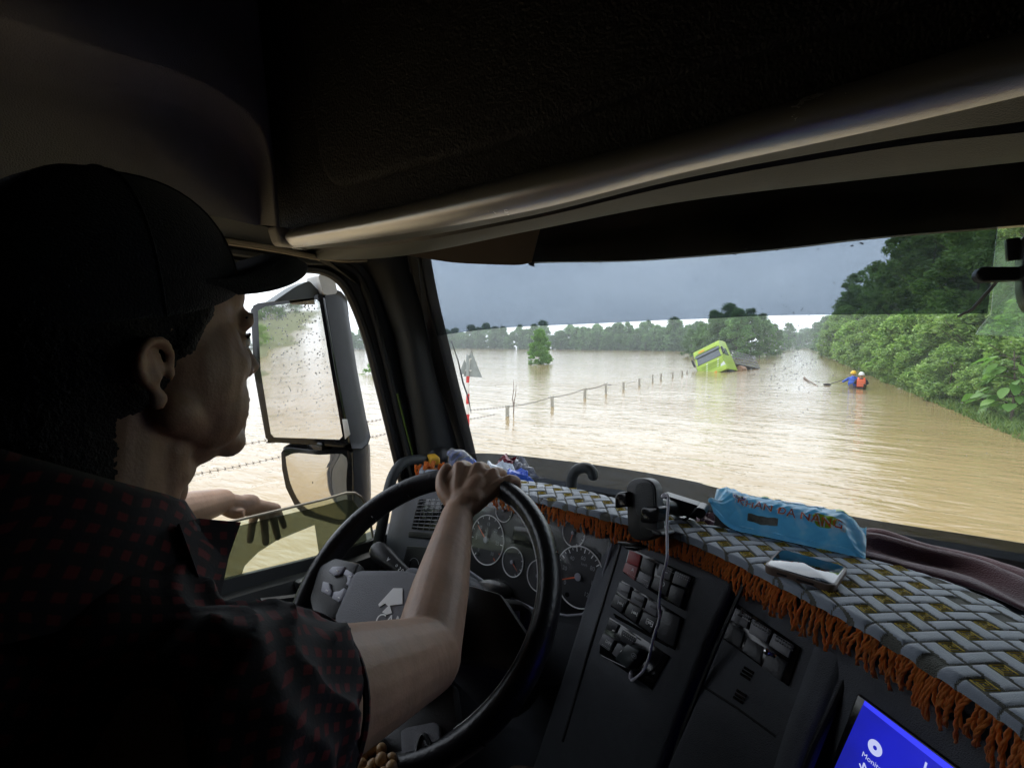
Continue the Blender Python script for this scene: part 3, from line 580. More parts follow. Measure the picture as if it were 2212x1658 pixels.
# ---- door header strip, tan seal
top = PX([(-300, 330), (0, 387), (200, 422), (380, 452), (470, 468), (586, 492)], X=-1.0); low = PX([(-300, 372), (0, 428), (200, 462), (380, 496), (470, 513), (590, 533)], X=-1.04)
mb = MB(); loft(mb, [top, low], 24, 2); mb.prism(PX([(560, 478), (668, 530), (668, 562), (560, 552)], X=-1.075), (-.02, 0, 0)); part('door_header', mb, [M['greytrim']], cab)
mb = MB(); mb.tube(cr_spline(PX([(-300, 374), (0, 431), (200, 465), (380, 499), (470, 516), (590, 536), (700, 557), (760, 562), (840, 556), (905, 545)], X=-1.035), 40), .006, 6)
mb.tube(cr_spline(PX([(-300, 381), (0, 437), (200, 472), (380, 506), (470, 522), (590, 541), (690, 560)], X=-1.035), 40), .0035, 6); part('door_seal', mb, [M['tan']], cab)
mb = MB(); slab(mb, PX([(576, 489), (608, 494), (632, 536), (590, 532)], X=-.99), V3(1, 0, 0), .03, .01, seg=3); part('corner_cap', mb, [M['panel']], cab)
# ---- header rail over the windscreen
us = [612, 851, 1146, 1466, 1897, 2212, 2420]
l0 = [(612, 496), (851, 446), (1146, 371), (1466, 289), (1897, 160), (2212, 65), (2420, 5)]
l1 = [(632, 536), (851, 508), (1146, 455), (1466, 375), (1897, 280), (2212, 207), (2420, 160)]
l2 = [(634, 541), (851, 520), (1146, 466), (1466, 388), (1897, 308), (2212, 262), (2420, 228)]
l3 = [(640, 545), (851, 528), (1146, 474), (1466, 399), (1897, 323), (2212, 286), (2420, 258)]
l4 = [(650, 553), (860, 549), (1159, 487), (1466, 431), (1897, 382), (2212, 345), (2420, 322)]
A0, A1, A2, A3 = PX(l0, Y=.685), PX(l1, Y=.70), PX(l2, Y=.745), PX(l3, Y=.79)
A4 = [P(u, v, Y=y) for (u, v), y in zip(l4, [.80, .90, .95, .97, .98, .98, .98])]
for A_, y_, z_ in ((A0, .685, 2.60), (A1, .70, 2.555), (A2, .745, 2.545), (A3, .79, 2.54), (A4, .95, 2.55)): A_ += [V3(.72, y_, z_), V3(1.12, y_, z_ - .03)]
mb = MB(); loft(mb, [A0, A1], 60, 10, lambda i, t: V3(0, -.030, -.008) * math.sin(math.pi * t) ** .7); mb.prism([A0[0], A0[0] + V3(0, -.02, -.01), A1[0] + V3(0, -.02, .0), A1[0]], (.01, .03, 0)); part('header_bar', mb, [M['satin']], cab, sharp=60)
mb = MB(); loft(mb, [A1, A2], 60, 3); part('header_strip', mb, [M['greytrim']], cab)
mb = MB(); loft(mb, [A2, [q + V3(0, .02, .03) for q in A2], A3], 60, 2); part('header_groove', mb, [M['rubber']], cab)
mb = MB(); loft(mb, [A3, A4, [q + V3(0, .09, .10) for q in A4]], 60, 8, lambda i, t: V3(0, -.006, -.016) * math.sin(math.pi * t) if i == 0 else V3(0, 0, 0)); part('header_roll', mb, [M['greytrim']], cab, sharp=0)
for u, v, s in ((745, 537, 1.0), (815, 537, 1.25)):
    mb = MB(); c = P(u, v, Y=.83); mb.ball(c, (.021 * s, .021 * s, .0075), nu=18); mb.ball(c + V3(0, 0, -.006), (.013 * s, .013 * s, .007), nu=16); part('ceiling_knob', mb, [M['satin']], cab)
# ---- overhead locker
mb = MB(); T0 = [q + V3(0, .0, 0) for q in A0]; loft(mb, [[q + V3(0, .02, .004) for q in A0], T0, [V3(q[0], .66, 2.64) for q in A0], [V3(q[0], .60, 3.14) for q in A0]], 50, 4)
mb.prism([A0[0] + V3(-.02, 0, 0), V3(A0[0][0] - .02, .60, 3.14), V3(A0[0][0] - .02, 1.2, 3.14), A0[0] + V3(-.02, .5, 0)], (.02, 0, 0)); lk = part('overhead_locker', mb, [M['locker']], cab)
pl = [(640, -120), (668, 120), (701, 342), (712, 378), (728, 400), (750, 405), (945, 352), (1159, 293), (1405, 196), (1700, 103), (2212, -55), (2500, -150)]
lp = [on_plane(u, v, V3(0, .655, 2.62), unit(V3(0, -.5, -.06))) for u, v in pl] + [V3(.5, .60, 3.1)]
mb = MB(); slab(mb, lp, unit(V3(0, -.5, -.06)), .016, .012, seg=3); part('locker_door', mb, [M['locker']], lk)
# ---- windscreen
def WS(x, z): return 1.40 - .37 * (z - 1.92) - .11 * (abs(x) / .93) ** 2.4
def on_ws(u, v, off=0.):
    r = ray(u, v); t = 1.4 / max(r[1], .3)
    for _ in range(30):
        q = CE + r * t; t += (WS(q[0], q[2]) + off - q[1]) / (r[1] + .37 * r[2] + .2 * abs(r[0]) + .2)
    return CE + r * t
mb = MB(); mb.grid([[(x, WS(x, z) + .006, z) for x in np.linspace(-1.0, 1.06, 40)] for z in np.linspace(1.74, 2.86, 20)]); ws = part('windscreen', mb, [M['wglass']], cab, sharp=0)
def strip(bot, top, off, n=40, m=5):
    b = cr_spline([V3(u, v, 0) for u, v in bot], n); t = cr_spline([V3(u, v, 0) for u, v in top], n)
    return [[on_ws(*(b[i] * (1 - k / m) + t[i] * k / m)[:2], off) for i in range(n)] for k in range(m + 1)]
mb = MB(); mb.grid(strip([(930, 737), (943, 726), (1042, 712), (1135, 705), (1278, 699), (1418, 692), (1531, 688), (1692, 681), (2133, 677)], [(880, 552), (900, 535), (1042, 530), (1135, 520), (1278, 510), (1418, 490), (1531, 470), (1692, 440), (2164, 420)], -.004), thick=(0, .0015, 0)); part('sun_strip', mb, [M['film']], ws)
fm = bpy.data.materials.new('windscreen_border'); fm.use_nodes = True
def _frit():
    nt = fm.node_tree; b = nt.nodes['Principled BSDF']; b.inputs['Base Color'].default_value = (.10, .085, .065, 1); b.inputs['Roughness'].default_value = .6  # see-through brown paints dash mat reflection and dust over the black border
    t = nt.nodes.new('ShaderNodeBsdfTransparent'); t.inputs[0].default_value = (.80, .86, .95, 1); mx = nt.nodes.new('ShaderNodeMixShader'); mx.inputs[0].default_value = .70
    nt.links.new(t.outputs[0], mx.inputs[1]); nt.links.new(b.outputs[0], mx.inputs[2]); nt.links.new(mx.outputs[0], nt.nodes['Material Output'].inputs[0])
_frit(); M['frit'] = fm
fb = [(960, 985), (1015, 979), (1090, 981), (1227, 996), (1364, 1015), (1501, 1040), (1553, 1054), (1841, 1115), (2212, 1173), (2500, 1225)]
mb = MB(); mb.grid(strip([(u, v + 190) for u, v in fb], fb, -.004, 40, 3), thick=(0, .002, 0)); part('windscreen_border', mb, [M['frit']], ws)
mb = MB(); mb.grid(strip([(880, 552), (912, 557), (980, 567), (1060, 571), (1120, 572), (1148, 566)], [(880, 470), (912, 470), (980, 470), (1060, 470), (1152, 470), (1172, 470)], -.007, 24, 3), thick=(0, .002, 0)); part('visor_back', mb, [M['vbrown']], ws)  # brown sheet painted as the lit underside of the outside visor
vb = [(1120, 520), (1140, 560), (1147, 574), (1158, 566), (1343, 563), (1500, 553), (1700, 535), (1897, 512), (2212, 486), (2420, 470), (2900, 445), (3300, 440)]
mb = MB(); mb.grid(strip(vb, [(1120, 300), (1140, 300), (1147, 300), (1158, 300), (1343, 250), (1500, 220), (1700, 190), (1897, 160), (2212, 120), (2420, 80), (2900, 30), (3300, 20)], .05, 60, 4), thick=(0, .02, 0)); part('outside_visor', mb, [M['gloss']], cab)
mb = MB(); mb.tube([on_ws(u, v, .012) for u, v in ((975, 735), (990, 780), (1000, 825), (1012, 860), (1018, 893))], [.0012, .002, .003, .0022, .001], 5)
for k in range(26):
    t = rng.uniform(0, 1); u = 1180 + t * 780; v = 563 - 48 * t + rng.uniform(-2, 14) ** 1; mb.ball(on_ws(u, v, .009), (.0022 * rng.uniform(.4, 1.6), .001, .0016), nu=6, nv=4)
part('glass_debris', mb, [M['offwhite']], ws); mb = MB()
for k in range(420):
    u, v = (rng.normal(1700, 40), rng.normal(765, 60)) if k % 3 else (rng.uniform(1000, 2200), rng.uniform(590, 1000)); s_ = rng.uniform(.0005, .0016); mb.ball(on_ws(u, v, .009), (s_, s_ * .5, s_ * 1.1), nu=6, nv=4)
part('rain_specks', mb, [M['drop']], ws)
# ---- A pillar and door frame
Lp = PX([(700, 548), (770, 568), (802, 602), (829, 668), (853, 740), (874, 850), (897, 986), (912, 1080)], X=-1.06)
Rp = PX([(890, 520), (900, 545), (903, 565), (910, 640), (921, 715), (946, 825), (986, 953), (1010, 1060)], X=-.965)
mb = MB(); loft(mb, [[q + V3(-.06, .05, 0) for q in Lp], Lp, Rp], 36, 8, lambda i, t: V3(.02, -.035, 0) * math.sin(math.pi * t) if i == 1 else V3(0, 0, 0)); part('windscreen_pillar', mb, [M['pillar']], cab, sharp=60)
G = [on_ws(u, v, -.008) for u, v in ((893, 535), (905, 552), (910, 575), (922, 635), (935, 690), (960, 790), (1005, 968), (1025, 1060))]
mb = MB(); loft(mb, [[q + V3(-.01, .01, 0) for q in Rp], G, [q + V3(0, .05, 0) for q in G]], 36, 3); part('pillar_edge', mb, [M['matte']], cab)
inn = [(-300, 425), (0, 480), (300, 528), (500, 562), (640, 577), (697, 584), (735, 607), (762, 650), (792, 730), (823, 850), (856, 985), (876, 1075), (890, 1160)]
out = [(-300, 395), (0, 452), (300, 502), (500, 540), (650, 560), (722, 566), (768, 590), (796, 645), (823, 735), (850, 850), (881, 985), (901, 1080), (915, 1160)]
i3, o3 = cr_spline(PX(inn, X=-1.09), 60), cr_spline(PX(out, X=-1.07), 60)
mb = MB(); mb.tube(i3, .013, 8); part('window_frame', mb, [M['rubber']], cab)
mb = MB(); mb.tube(o3, .012, 8); mb.grid([i3, o3, o3 + V3(.01, 0, .02)]); mb.grid([o3[:34], cr_spline([*low, *PX([(700, 556)], X=-1.035)], 34)]); mb.grid([cr_spline(PX(out[4:], X=-1.07), 30), cr_spline(np.array([q + V3(-.06, .05, 0) for q in Lp]), 30)]); mb.grid([cr_spline(PX(out[4:], X=-1.07), 30), cr_spline(np.array(Lp), 30)]); part('door_frame', mb, [M['pillar']], cab)
mb = MB(); mb.tube(cr_spline(PX([(845, 850), (862, 915), (880, 985), (893, 1040), (900, 1085)], X=-1.10), 12), .0028, 6); mb.tube(cr_spline(PX([(858, 850), (874, 915), (892, 985), (906, 1050)], X=-1.055), 12), .003, 6); part('body_edge', mb, [M['limedk']], cab)
# ---- door: sill, panel, glass
door = MB(); so = PX([(250, 1316), (430, 1263), (519, 1239), (690, 1197), (800, 1163), (872, 1128), (905, 1100)], X=-1.05)
s1 = [q + V3(.022, 0, .004) for q in so]; s2 = [q + V3(.03, 0, -.022) for q in so]; s3 = [q + V3(.055, 0, -.026) for q in so]; s4 = [q + V3(.065, 0, -.05) for q in so]; s5 = [q + V3(.075, 0, -.10) for q in so]; s6 = [q + V3(.10, 0, -.11) for q in so]; s7 = [q + V3(.10, 0, -.75) for q in so]
loft(door, [[q + V3(0, 0, -.2) for q in so], so, s1, s2, s3, s4, s5, s6, s7], 30, 2); door.box((-1.13, .45, 1.32), (.05, 1.6, .76)); dr = part('door', door, [M['pillar']], cab, sharp=30)
mb = MB(); c = P(662, 1254, X=-.985); mb.box(c, (.02, .055, .02), bev=.006); mb.box(c + V3(.006, .01, .0), (.02, .02, .012), bev=.004); part('lock_lever', mb, [M['greytrim']], dr)
mb = MB(); mb.tube([P(560, 1300, X=-.95), P(640, 1290, X=-.95), P(700, 1262, X=-.95)], .008, 6); part('door_ledge', mb, [M['pillar']], dr)
gp = [(300, 1310), (300, 1187), (480, 1131), (600, 1102), (700, 1078), (748, 1064), (766, 1064), (780, 1073), (790, 1090), (800, 1125), (806, 1165), (690, 1215)]
M['dglass2'] = clear('door_glass', (.86, .90, .84), .05, .01, dirt=.03)
M['dfilm'] = clear('door_film', (.42, .43, .37), .06, .02, dirt=.10, dirt_col=(.35, .36, .30))
gx = -1.052; mb = MB().prism(PX(gp, X=gx), (-.004, 0, 0)); gl = part('door_glass', mb, [M['dglass2']], dr)
fp = [(300, 1312), (300, 1204), (480, 1144), (600, 1115), (700, 1091), (745, 1078), (762, 1080), (774, 1096), (786, 1130), (794, 1175), (692, 1213), (680, 1133), (597, 1167), (558, 1192), (529, 1221), (517, 1255)]
mb = MB(); mb.prism(PX(fp, X=gx + .003), (-.001, 0, 0)); part('tint_film', mb, [M['dfilm']], gl)
mb = MB(); mb.tube(PX(gp[1:11], X=gx - .002), .0035, 6); part('glass_edge', mb, [M['tan']], gl)
# ---- grab handle with yellow end
mb = MB(); mb.tube(cr_spline(PX([(948, 990), (925, 993), (892, 993), (866, 1003), (848, 1030), (836, 1075), (826, 1130), (815, 1185), (806, 1250)], X=-.985), 26), .0155, 10); part('grab_handle', mb, [M['pillar']], cab)
mb = MB(); c = P(936, 992, X=-.96); mb.box(c, (.045, .032, .027), Euler((0, .12, -.5)).to_matrix(), bev=.011, seg=4); part('handle_cap', mb, [M['yellow']], cab)
mb = MB(); mb.ball(P(948, 985, X=-1.0), (.04, .05, .045)); part('pillar_foot', mb, [M['rubber']], cab)
# ---- big door mirror and its companion
mc = P(650, 800, X=-1.42); mn = unit(V3(.43, -.90, -.045))
def mp_(u, v, h=0): return on_plane(u, v, mc + mn * h, mn)
mir = thing('door_mirror', mc, 'tall upper door mirror in black housing outside the driver window', 'mirror')
g4 = [(557, 671), (572, 662), (684, 647), (690, 652), (715, 800), (740, 942), (733, 949), (592, 944), (585, 936), (563, 800)]
out_ = [(546, 668), (560, 655), (690, 636), (702, 642), (728, 800), (757, 955), (745, 964), (588, 953), (578, 944), (552, 800)]
mb = MB(); slab(mb, [mp_(u, v, -.012) for u, v in out_], mn, .014, .004); part('mirror_rim', mb, [M['gloss']], mir)
mb = MB(); bm_ = [mp_(u, v, .004) for u, v in g4]; mb.prism(bm_, -mn * .003); part('mirror_glass', mb, [M['mirror']], mir, sharp=30)
mb = MB()
for k in range(420):
    f, g = rng.uniform(.03, .97), rng.uniform(.02, .98) ** (1.9 if k % 3 else 1.0); u = (560 + 40 * g) * (1 - f) + (688 + 50 * g) * f; v = 668 - 20 * f + g * 280; s_ = rng.uniform(.0008, .0024) * (1.2 - .6 * g)
    mb.ball(mp_(u, v, .0045), (s_, s_ * .8, s_ * 1.2), nu=7, nv=5)
part('rain_drops', mb, [M['drop']], mir)
# shell behind the glass
def shell(o, dep, shrink, nrm, away):
    o = cr_spline(np.array(o + [o[0]]), 41); c = o.mean(0); r = []
    for f, s in ((0, 1), (.25, 1.03), (.5, 1.0), (.75, .92), (1.0, shrink)): r.append([c + (q - c) * s + (-nrm * dep + away) * f for q in o])
    r.append([c + (-nrm * dep + away) * 1.05 for q in o]); return r
M['house'] = mat('grey_black_housing', (.055, .057, .065), .42, bump=.15, bscale=500, var=.15)
mb = MB(); mb.grid(shell([mp_(u, v, -.012) for u, v in out_], .12, .72, mn, V3(.055, 0.02, .0))); part('mirror_housing', mb, [M['house']], mir, sharp=0)
mb = MB(); slab(mb, [mp_(u, v, .003) for u, v in ((740, 905), (750, 905), (757, 938), (746, 948))], mn, .004, .001); part('reflector', mb, [M['whitep']], mir)
mc2 = P(690, 1020, X=-1.40); mn2 = unit(V3(.46, -.88, -.14))
def mp2(u, v, h=0): return on_plane(u, v, mc2 + mn2 * h, mn2)
mir2 = thing('wide_angle_mirror', mc2, 'smaller wide angle door mirror hanging below the tall one', 'mirror')
o2 = [(610, 975), (620, 962), (680, 968), (752, 968), (762, 975), (764, 1040), (764, 1130), (730, 1130), (660, 1110), (640, 1090), (620, 1050), (612, 1010)]
i2 = [(617, 986), (640, 978), (690, 982), (746, 984), (748, 1040), (748, 1118), (700, 1112), (664, 1098), (645, 1080), (628, 1045), (620, 1010)]
mb = MB(); slab(mb, [mp2(u, v, -.012) for u, v in o2], mn2, .012, .004); part('mirror_rim', mb, [M['gloss']], mir2)
mb = MB(); pts = [mp2(u, v, .001) for u, v in i2]; c_ = np.mean(pts, 0); sp = cr_spline(np.array(pts + [pts[0]]), 40)
mb.grid([[c_ + (q - c_) * f + mn2 * .007 * (1 - f * f) for q in sp] for f in (1, .8, .6, .4, .2, .02)]); part('mirror_glass', mb, [M['mirror']], mir2, sharp=0)
mb = MB(); mb.grid(shell([mp2(u, v, -.012) for u, v in o2], .10, .8, mn2, V3(.05, .02, -.0))); part('mirror_housing', mb, [M['house']], mir2, sharp=0)
mb = MB(); mb.box(mp2(690, 958, -.03), (.10, .06, .03), bev=.008); part('mirror_joint', mb, [M['gloss']], mir2)
mb = MB(); slab(mb, PX([(590, 652), (640, 618), (668, 606), (700, 640), (690, 642)], X=-1.36), V3(-1, .2, 0), .08, .012, seg=3); part('mirror_arm', mb, [M['greytrim']], mir)
mb = MB(); slab(mb, PX([(686, 592), (722, 598), (730, 634), (700, 638)], X=-1.33), V3(-1, .25, 0), .10, .012, seg=3); part('arm_cover', mb, [M['whitep']], mir)
# ================================================================ steering wheel
HC = V3(-.540, .597, 1.873); tl = R_(48.1); HN = V3(0, -math.cos(tl), math.sin(tl)); HA = V3(1, 0, 0); HB = np.cross(HN, HA); HB = HB if HB[2] > 0 else -HB
def hw(a, r, h=0): return HC + r * (HA * math.cos(a) + HB * math.sin(a)) + HN * h
def hp(u, v, h=0): return on_plane(u, v, HC + HN * h, HN)
sw = MB(); RR = .236
sw.tube([hw(a, RR) for a in np.linspace(0, 2 * math.pi, 97)[:-1]], .0185, 14, closed=True, flat=(HN, 1.4))
stw = thing('steering_wheel', HC, 'large black steering wheel with grey hub and key pad, gripped at the top', 'steering wheel')
part('rim', sw, [M['leather']], stw, sharp=0)
for a in (R_(48), R_(30), R_(128), R_(150), R_(-20), R_(-35), R_(205)):
    mb = MB(); mb.tube([hw(a, RR) + .0188 * ((HA * math.cos(a) + HB * math.sin(a)) * math.cos(b) + HN * math.sin(b)) for b in np.linspace(0, 2 * math.pi, 15)[:-1]], .0012, 5, closed=True)
    part('rim_seam', mb, [M['gloss']], stw)
mb = MB(); mb.tube([hw(a, RR - .0178, .006) for a in np.linspace(R_(-100), R_(62), 80)], .0021, 5); part('stitching_glint', mb, [M['white']], stw)  # white tube paints the bright glint along the inner edge stitching
mb = MB(); slab(mb, [hp(u, v, .022) for u, v in ((777, 1238), (880, 1238), (985, 1262), (1010, 1300), (990, 1420), (930, 1500), (800, 1500), (735, 1420), (733, 1338))], HN, .022, .014, seg=3); part('hub_cover', mb, [M['hub']], stw)
mb = MB(); slab(mb, [hp(u, v, .0) for u, v in ((680, 1300), (700, 1230), (735, 1212), (790, 1225), (745, 1345), (690, 1345))], HN, .020, .008); part('spoke', mb, [M['black']], stw)
mb = MB(); slab(mb, [hp(u, v, -.012) for u, v in ((840, 1490), (990, 1480), (1010, 1640), (830, 1650))], HN, .02, .008); part('spoke', mb, [M['black']], stw)
mb = MB(); slab(mb, [hp(u, v, -.012) for u, v in ((990, 1262), (1090, 1290), (1150, 1380), (1120, 1450), (980, 1430))], HN, .02, .008); part('spoke', mb, [M['black']], stw)
mb = MB(); slab(mb, [hp(u, v, .012) for u, v in ((868, 1580), (880, 1572), (940, 1560), (952, 1566), (958, 1625), (945, 1640), (872, 1642))], HN, .006, .003); part('spoke_badge', mb, [M['hub']], stw)
mb = MB(); mb.tube(cr_spline([hp(u, v, .020) for u, v in ((897, 1645), (901, 1612), (909, 1588), (918, 1588), (930, 1610), (938, 1640))], 16), .0028, 6); part('spoke_groove', mb, [M['black']], stw)
def z6(x, y): return 605 + x * .2931, 1172 + y * .2931
kb = [[(365, 215), (395, 180), (490, 178), (480, 195), (450, 240), (405, 250)], [(495, 198), (548, 230), (545, 270), (520, 325), (490, 315), (505, 290), (500, 255), (475, 240)], [(325, 288), (375, 300), (380, 345), (395, 360), (378, 400), (310, 362)], [(405, 365), (450, 360), (480, 335), (495, 350), (465, 430), (440, 442), (390, 415)]]
for q in kb: mb = MB(); slab(mb, [hp(*z6(x, y), .021) for x, y in q], HN, .005, .002); part('key', mb, [M['key']], stw)
mb = MB(); cc = z6(432, 303); mb.lathe(hp(*cc, .021), HN, [(.0, 0), (.0135, 0), (.0135, .004), (.012, .006), (0, .006)], 20); part('key', mb, [M['key']], stw)
mb = MB(); 
for x, y in ((420, 205), (515, 245), (345, 350), (435, 405)): mb.box(hp(*z6(x, y), .0268), (.006, .001, .002), Matrix.Rotation(-tl + .5, 3, 'X'))
part('key_print', mb, [M['white']], stw)
mb = MB(); slab(mb, [hp(u, v, .0445) for u, v in ((818, 1305), (850, 1270), (870, 1270), (870, 1304), (838, 1308), (832, 1303), (820, 1311))], HN, .0012, 0); slab(mb, [hp(u, v, .0445) for u, v in ((826, 1322), (842, 1306), (848, 1324), (836, 1327))], HN, .0014, 0)
e1 = unit(hp(875, 1362, .045) - hp(815, 1352, .045)); e2 = np.cross(HN, e1); tb = hp(811, 1337, .0458); text_mb(mb, 'CAMC', .026, lambda x, y: tb + e1 * x + e2 * y, align='LEFT'); part('emblem', mb, [M['white']], stw)  # plain white stands in for the emblem's specular shine
# column shroud and stalks
mb = MB(); mb.tube([HC - HN * .03, HC - HN * .10 + V3(0, .02, 0), HC - HN * .45], [.06, .075, .085], 18); slab(mb, [hp(u, v, -.10) for u, v in ((900, 1245), (990, 1258), (1065, 1285), (1060, 1330), (960, 1400), (880, 1380))], HN, .06, .02, seg=3); part('column_shroud', mb, [M['dash']], cab)
mb = MB(); a_, b_ = P(818, 1190, d=1.06), P(905, 1262, d=.98); mb.tube(cr_spline([a_, a_ * .6 + b_ * .4, b_], 8), [.021, .022, .020, .018, .015, .013, .012, .012], 12); mb.ball(a_, (.021, .02, .02)); sk = part('wiper_stalk', mb, [M['black']], cab)
mb = MB(); sd = unit(b_ - a_); cf = unit(CE - a_); su = unit(np.cross(sd, cf))
for t, s in ((.38, '\u25B2'), (.58, 'o'), (.66, '5'), (.72, 'o')): text_mb(mb, s if s != '\u25B2' else 'A', .011, lambda x, y, t=t: a_ + (b_ - a_) * t + unit(np.cross(su, sd)) * .0225 + sd * x + su * y)
part('stalk_print', mb, [M['white']], sk)
mb = MB(); mb.lathe(P(827, 1222, d=1.08), (0, -.4, .9), [(.0, -.02), (.016, -.02), (.018, .012), (.014, .018), (0, .018)], 14); part('knob', mb, [M['gloss']], cab)
mb = MB(); q0 = P(1060, 1312, d=.98); mb.tube(cr_spline([P(1040, 1318, d=.92), P(1075, 1305, d=.93), P(1125, 1312, d=.96), P(1132, 1345, d=.95), P(1115, 1375, d=.94)], 12), [.012, .016, .018, .018, .017, .016, .016, .015, .014, .013, .012, .01], 8, flat=((0, 0, 1), .5)); sk2 = part('retarder_stalk', mb, [M['black']], cab)
mb = MB(); mb.box(P(1116, 1330, d=.94), (.012, .008, .022), bev=.002); mb.box(P(1100, 1345, d=.935), (.03, .006, .008), bev=.002); part('stalk_button', mb, [M['key']], sk2)
# ================================================================ dashboard
ds = MB()
Fp = [(-1.02, 1.06), (-.86, 1.03), (-.72, .995), (-.56, .962), (-.38, .935), (-.19, .895), (-.02, .80), (.08, .725), (.145, .66), (.20, .59), (.26, .50), (.33, .38)]
Fc = cr_spline([V3(x, y, 1.945) for x, y in Fp], 80)
ds.grid([[V3(q[0], 1.5, 1.76) for q in Fc], [V3(q[0], q[1] + .19, 1.84) for q in Fc], [V3(q[0], q[1] + .11, 1.93) for q in Fc], [q + V3(0, .10, -.02) for q in Fc], [q + V3(-.02, .06, -.30) for q in Fc], [q + V3(-.04, .05, -.95) for q in Fc]])
ds.box((.75, 1.1, 1.40), (.9, .75, .62)); dash = part('dashboard', ds, [M['dash']], cab, sharp=50)
class Face:
    def __init__(s, A, e, d): s.A = np.array(A); s.e = unit(e); s.d = unit(d); s.n = unit(np.cross(s.e, s.d)); s.n = s.n if s.n @ (CE - s.A) > 0 else -s.n; s.uu = unit(np.cross(s.n, s.e)); s.uu = s.uu if s.uu[2] > 0 else -s.uu
    def q(s, u, v, h=0): return on_plane(u, v, s.A + s.n * h, s.n)
    def pl(s, c, x, y, h=0): return c + s.e * x + s.uu * y + s.n * h
FC = Face(P(1010, 1080, Y=1.04), V3(.969, -.246, 0), V3(-.064, -.251, -.966))
FS = Face(P(1343, 1166, Y=.93), V3(.898, -.44, 0), V3(-.172, -.351, -.921))
FT = Face(P(1575, 1290, Z=1.880), V3(.868, -.497, 0), V3(-.263, -.46, -.848))
FD = Face(P(1850, 1500, Z=1.855), V3(.703, -.711, 0), V3(-.196, -.194, -.961))
def plate(F, poly, h0, h1, bev, m, nm, par=None): mb = MB(); slab(mb, [F.q(u, v, h0) for u, v in poly], F.n, h1 - h0, bev, seg=3); return part(nm, mb, [m], par or dash)
plate(FC, [(960, 1058), (1352, 1128), (1338, 1190), (1265, 1430), (1240, 1470), (1100, 1480), (970, 1330)], -.05, -.008, .005, M['dash'], 'cluster_surround')
plate(FC, [(1000, 1060), (1060, 1050), (1318, 1120), (1322, 1160), (1300, 1235), (1290, 1290), (1255, 1322), (1225, 1325), (1150, 1310), (1075, 1272), (1012, 1228), (985, 1205)], -.008, -.002, .003, M['black'], 'instrument_cluster')
M['dial'] = mat('dark_dial', (.022, .022, .026), .4); M['needle'] = mat('orange_needle', (.75, .14, .05), .5)
def gauge(u, v, r, a0, a1, nt_, nums, na, nm='gauge', red=False):
    c = FC.q(u, v, 0); mb = MB(); mb.add([FC.pl(c, 0, 0, .0)] + [FC.pl(c, r * math.cos(t), r * math.sin(t), .0) for t in np.linspace(0, 2 * math.pi, 41)[:-1]], [[0, 1 + i, 1 + (i + 1) % 40] for i in range(40)], 0)
    mb.tube([FC.pl(c, r * math.cos(t), r * math.sin(t), .001) for t in np.linspace(0, 2 * math.pi, 61)[:-1]], .0011 + r * .006, 6, closed=True, mi=1)
    for k in range(nt_ + 1):
        a = R_(a0 + (a1 - a0) * k / nt_); big = k % 2 == 0; ri = r * (.82 if big else .88); w = r * (.018 if big else .010); d = V3(math.cos(a), math.sin(a), 0)
        mb.add([FC.pl(c, d[0] * ra - d[1] * wa, d[1] * ra + d[0] * wa, .0012) for ra, wa in ((ri, -w), (r * .96, -w), (r * .96, w), (ri, w))], [[0, 1, 2, 3]], 2 if red and k > nt_ * .84 else 1, False)
    for k, s in enumerate(nums):
        a = R_(a0 + (a1 - a0) * k / (len(nums) - 1)); text_mb(mb, s, r * .2, lambda x, y: FC.pl(c, x + .64 * r * math.cos(a), y + .64 * r * math.sin(a), .0012), 3)
    a = R_(na); d = V3(math.cos(a), math.sin(a), 0); mb.add([FC.pl(c, d[0] * ra - d[1] * wa, d[1] * ra + d[0] * wa, .004) for ra, wa in ((0, -r * .03), (r * .78, -r * .012), (r * .78, r * .012), (0, r * .03))], [[0, 1, 2, 3]], 2, False)
    mb.lathe(FC.pl(c, 0, 0, .002), FC.n, [(r * .13, 0), (r * .13, .004), (0, .005)], 16, mi=4)
    mb.lathe(FC.pl(c, -.35 * r, -.72 * r, .0), FC.n, [(r * .08, 0), (r * .08, .002), (0, .003)], 12, mi=5) if r > .04 else None
    return part(nm, mb, [M['dial'], M['white'], M['needle'], M['offwhite'], M['key'], M['gloss']], dash)
gauge(1052, 1165, .0608, 235, -45, 12, ['0', '5', '10', '15', '20', '25', '30'], 145, 'tachometer', True)
gauge(1251, 1245, .0625, 215, -45, 24, ['0', '20', '40', '60', '80', '100', '120'], 205, 'speedometer')
gauge(1089, 1102, .028, 200, -20, 4, [], 40); gauge(1108, 1213, .0338, 60, -60, 6, [], -35); gauge(1164, 1243, .0338, 60, -60, 6, [], -30); gauge(1240, 1150, .0296, 60, -60, 6, [], -100)
c = FC.q(1262, 1219, .0015); mb = MB(); text_mb(mb, 'km/h', .008, lambda x, y: FC.pl(c, x, y)); part('dial_print', mb, [M['offwhite']], dash)
plate(FC, [(1112, 1135), (1150, 1140), (1150, 1185), (1106, 1172)], 0, .002, .001, M['gloss'], 'trip_display')
M['lens'] = clear('cluster_lens', (.93, .93, .94), .10, .05, dirt=.02)
mb = MB(); mb.add([FC.q(u, v, .012) for u, v in ((1005, 1075), (1060, 1055), (1318, 1120), (1322, 1160), (1300, 1235), (1290, 1290), (1255, 1318), (1225, 1322), (1150, 1306), (1075, 1268), (1015, 1225))], [list(range(11))]); part('cluster_lens', mb, [M['lens']], dash)
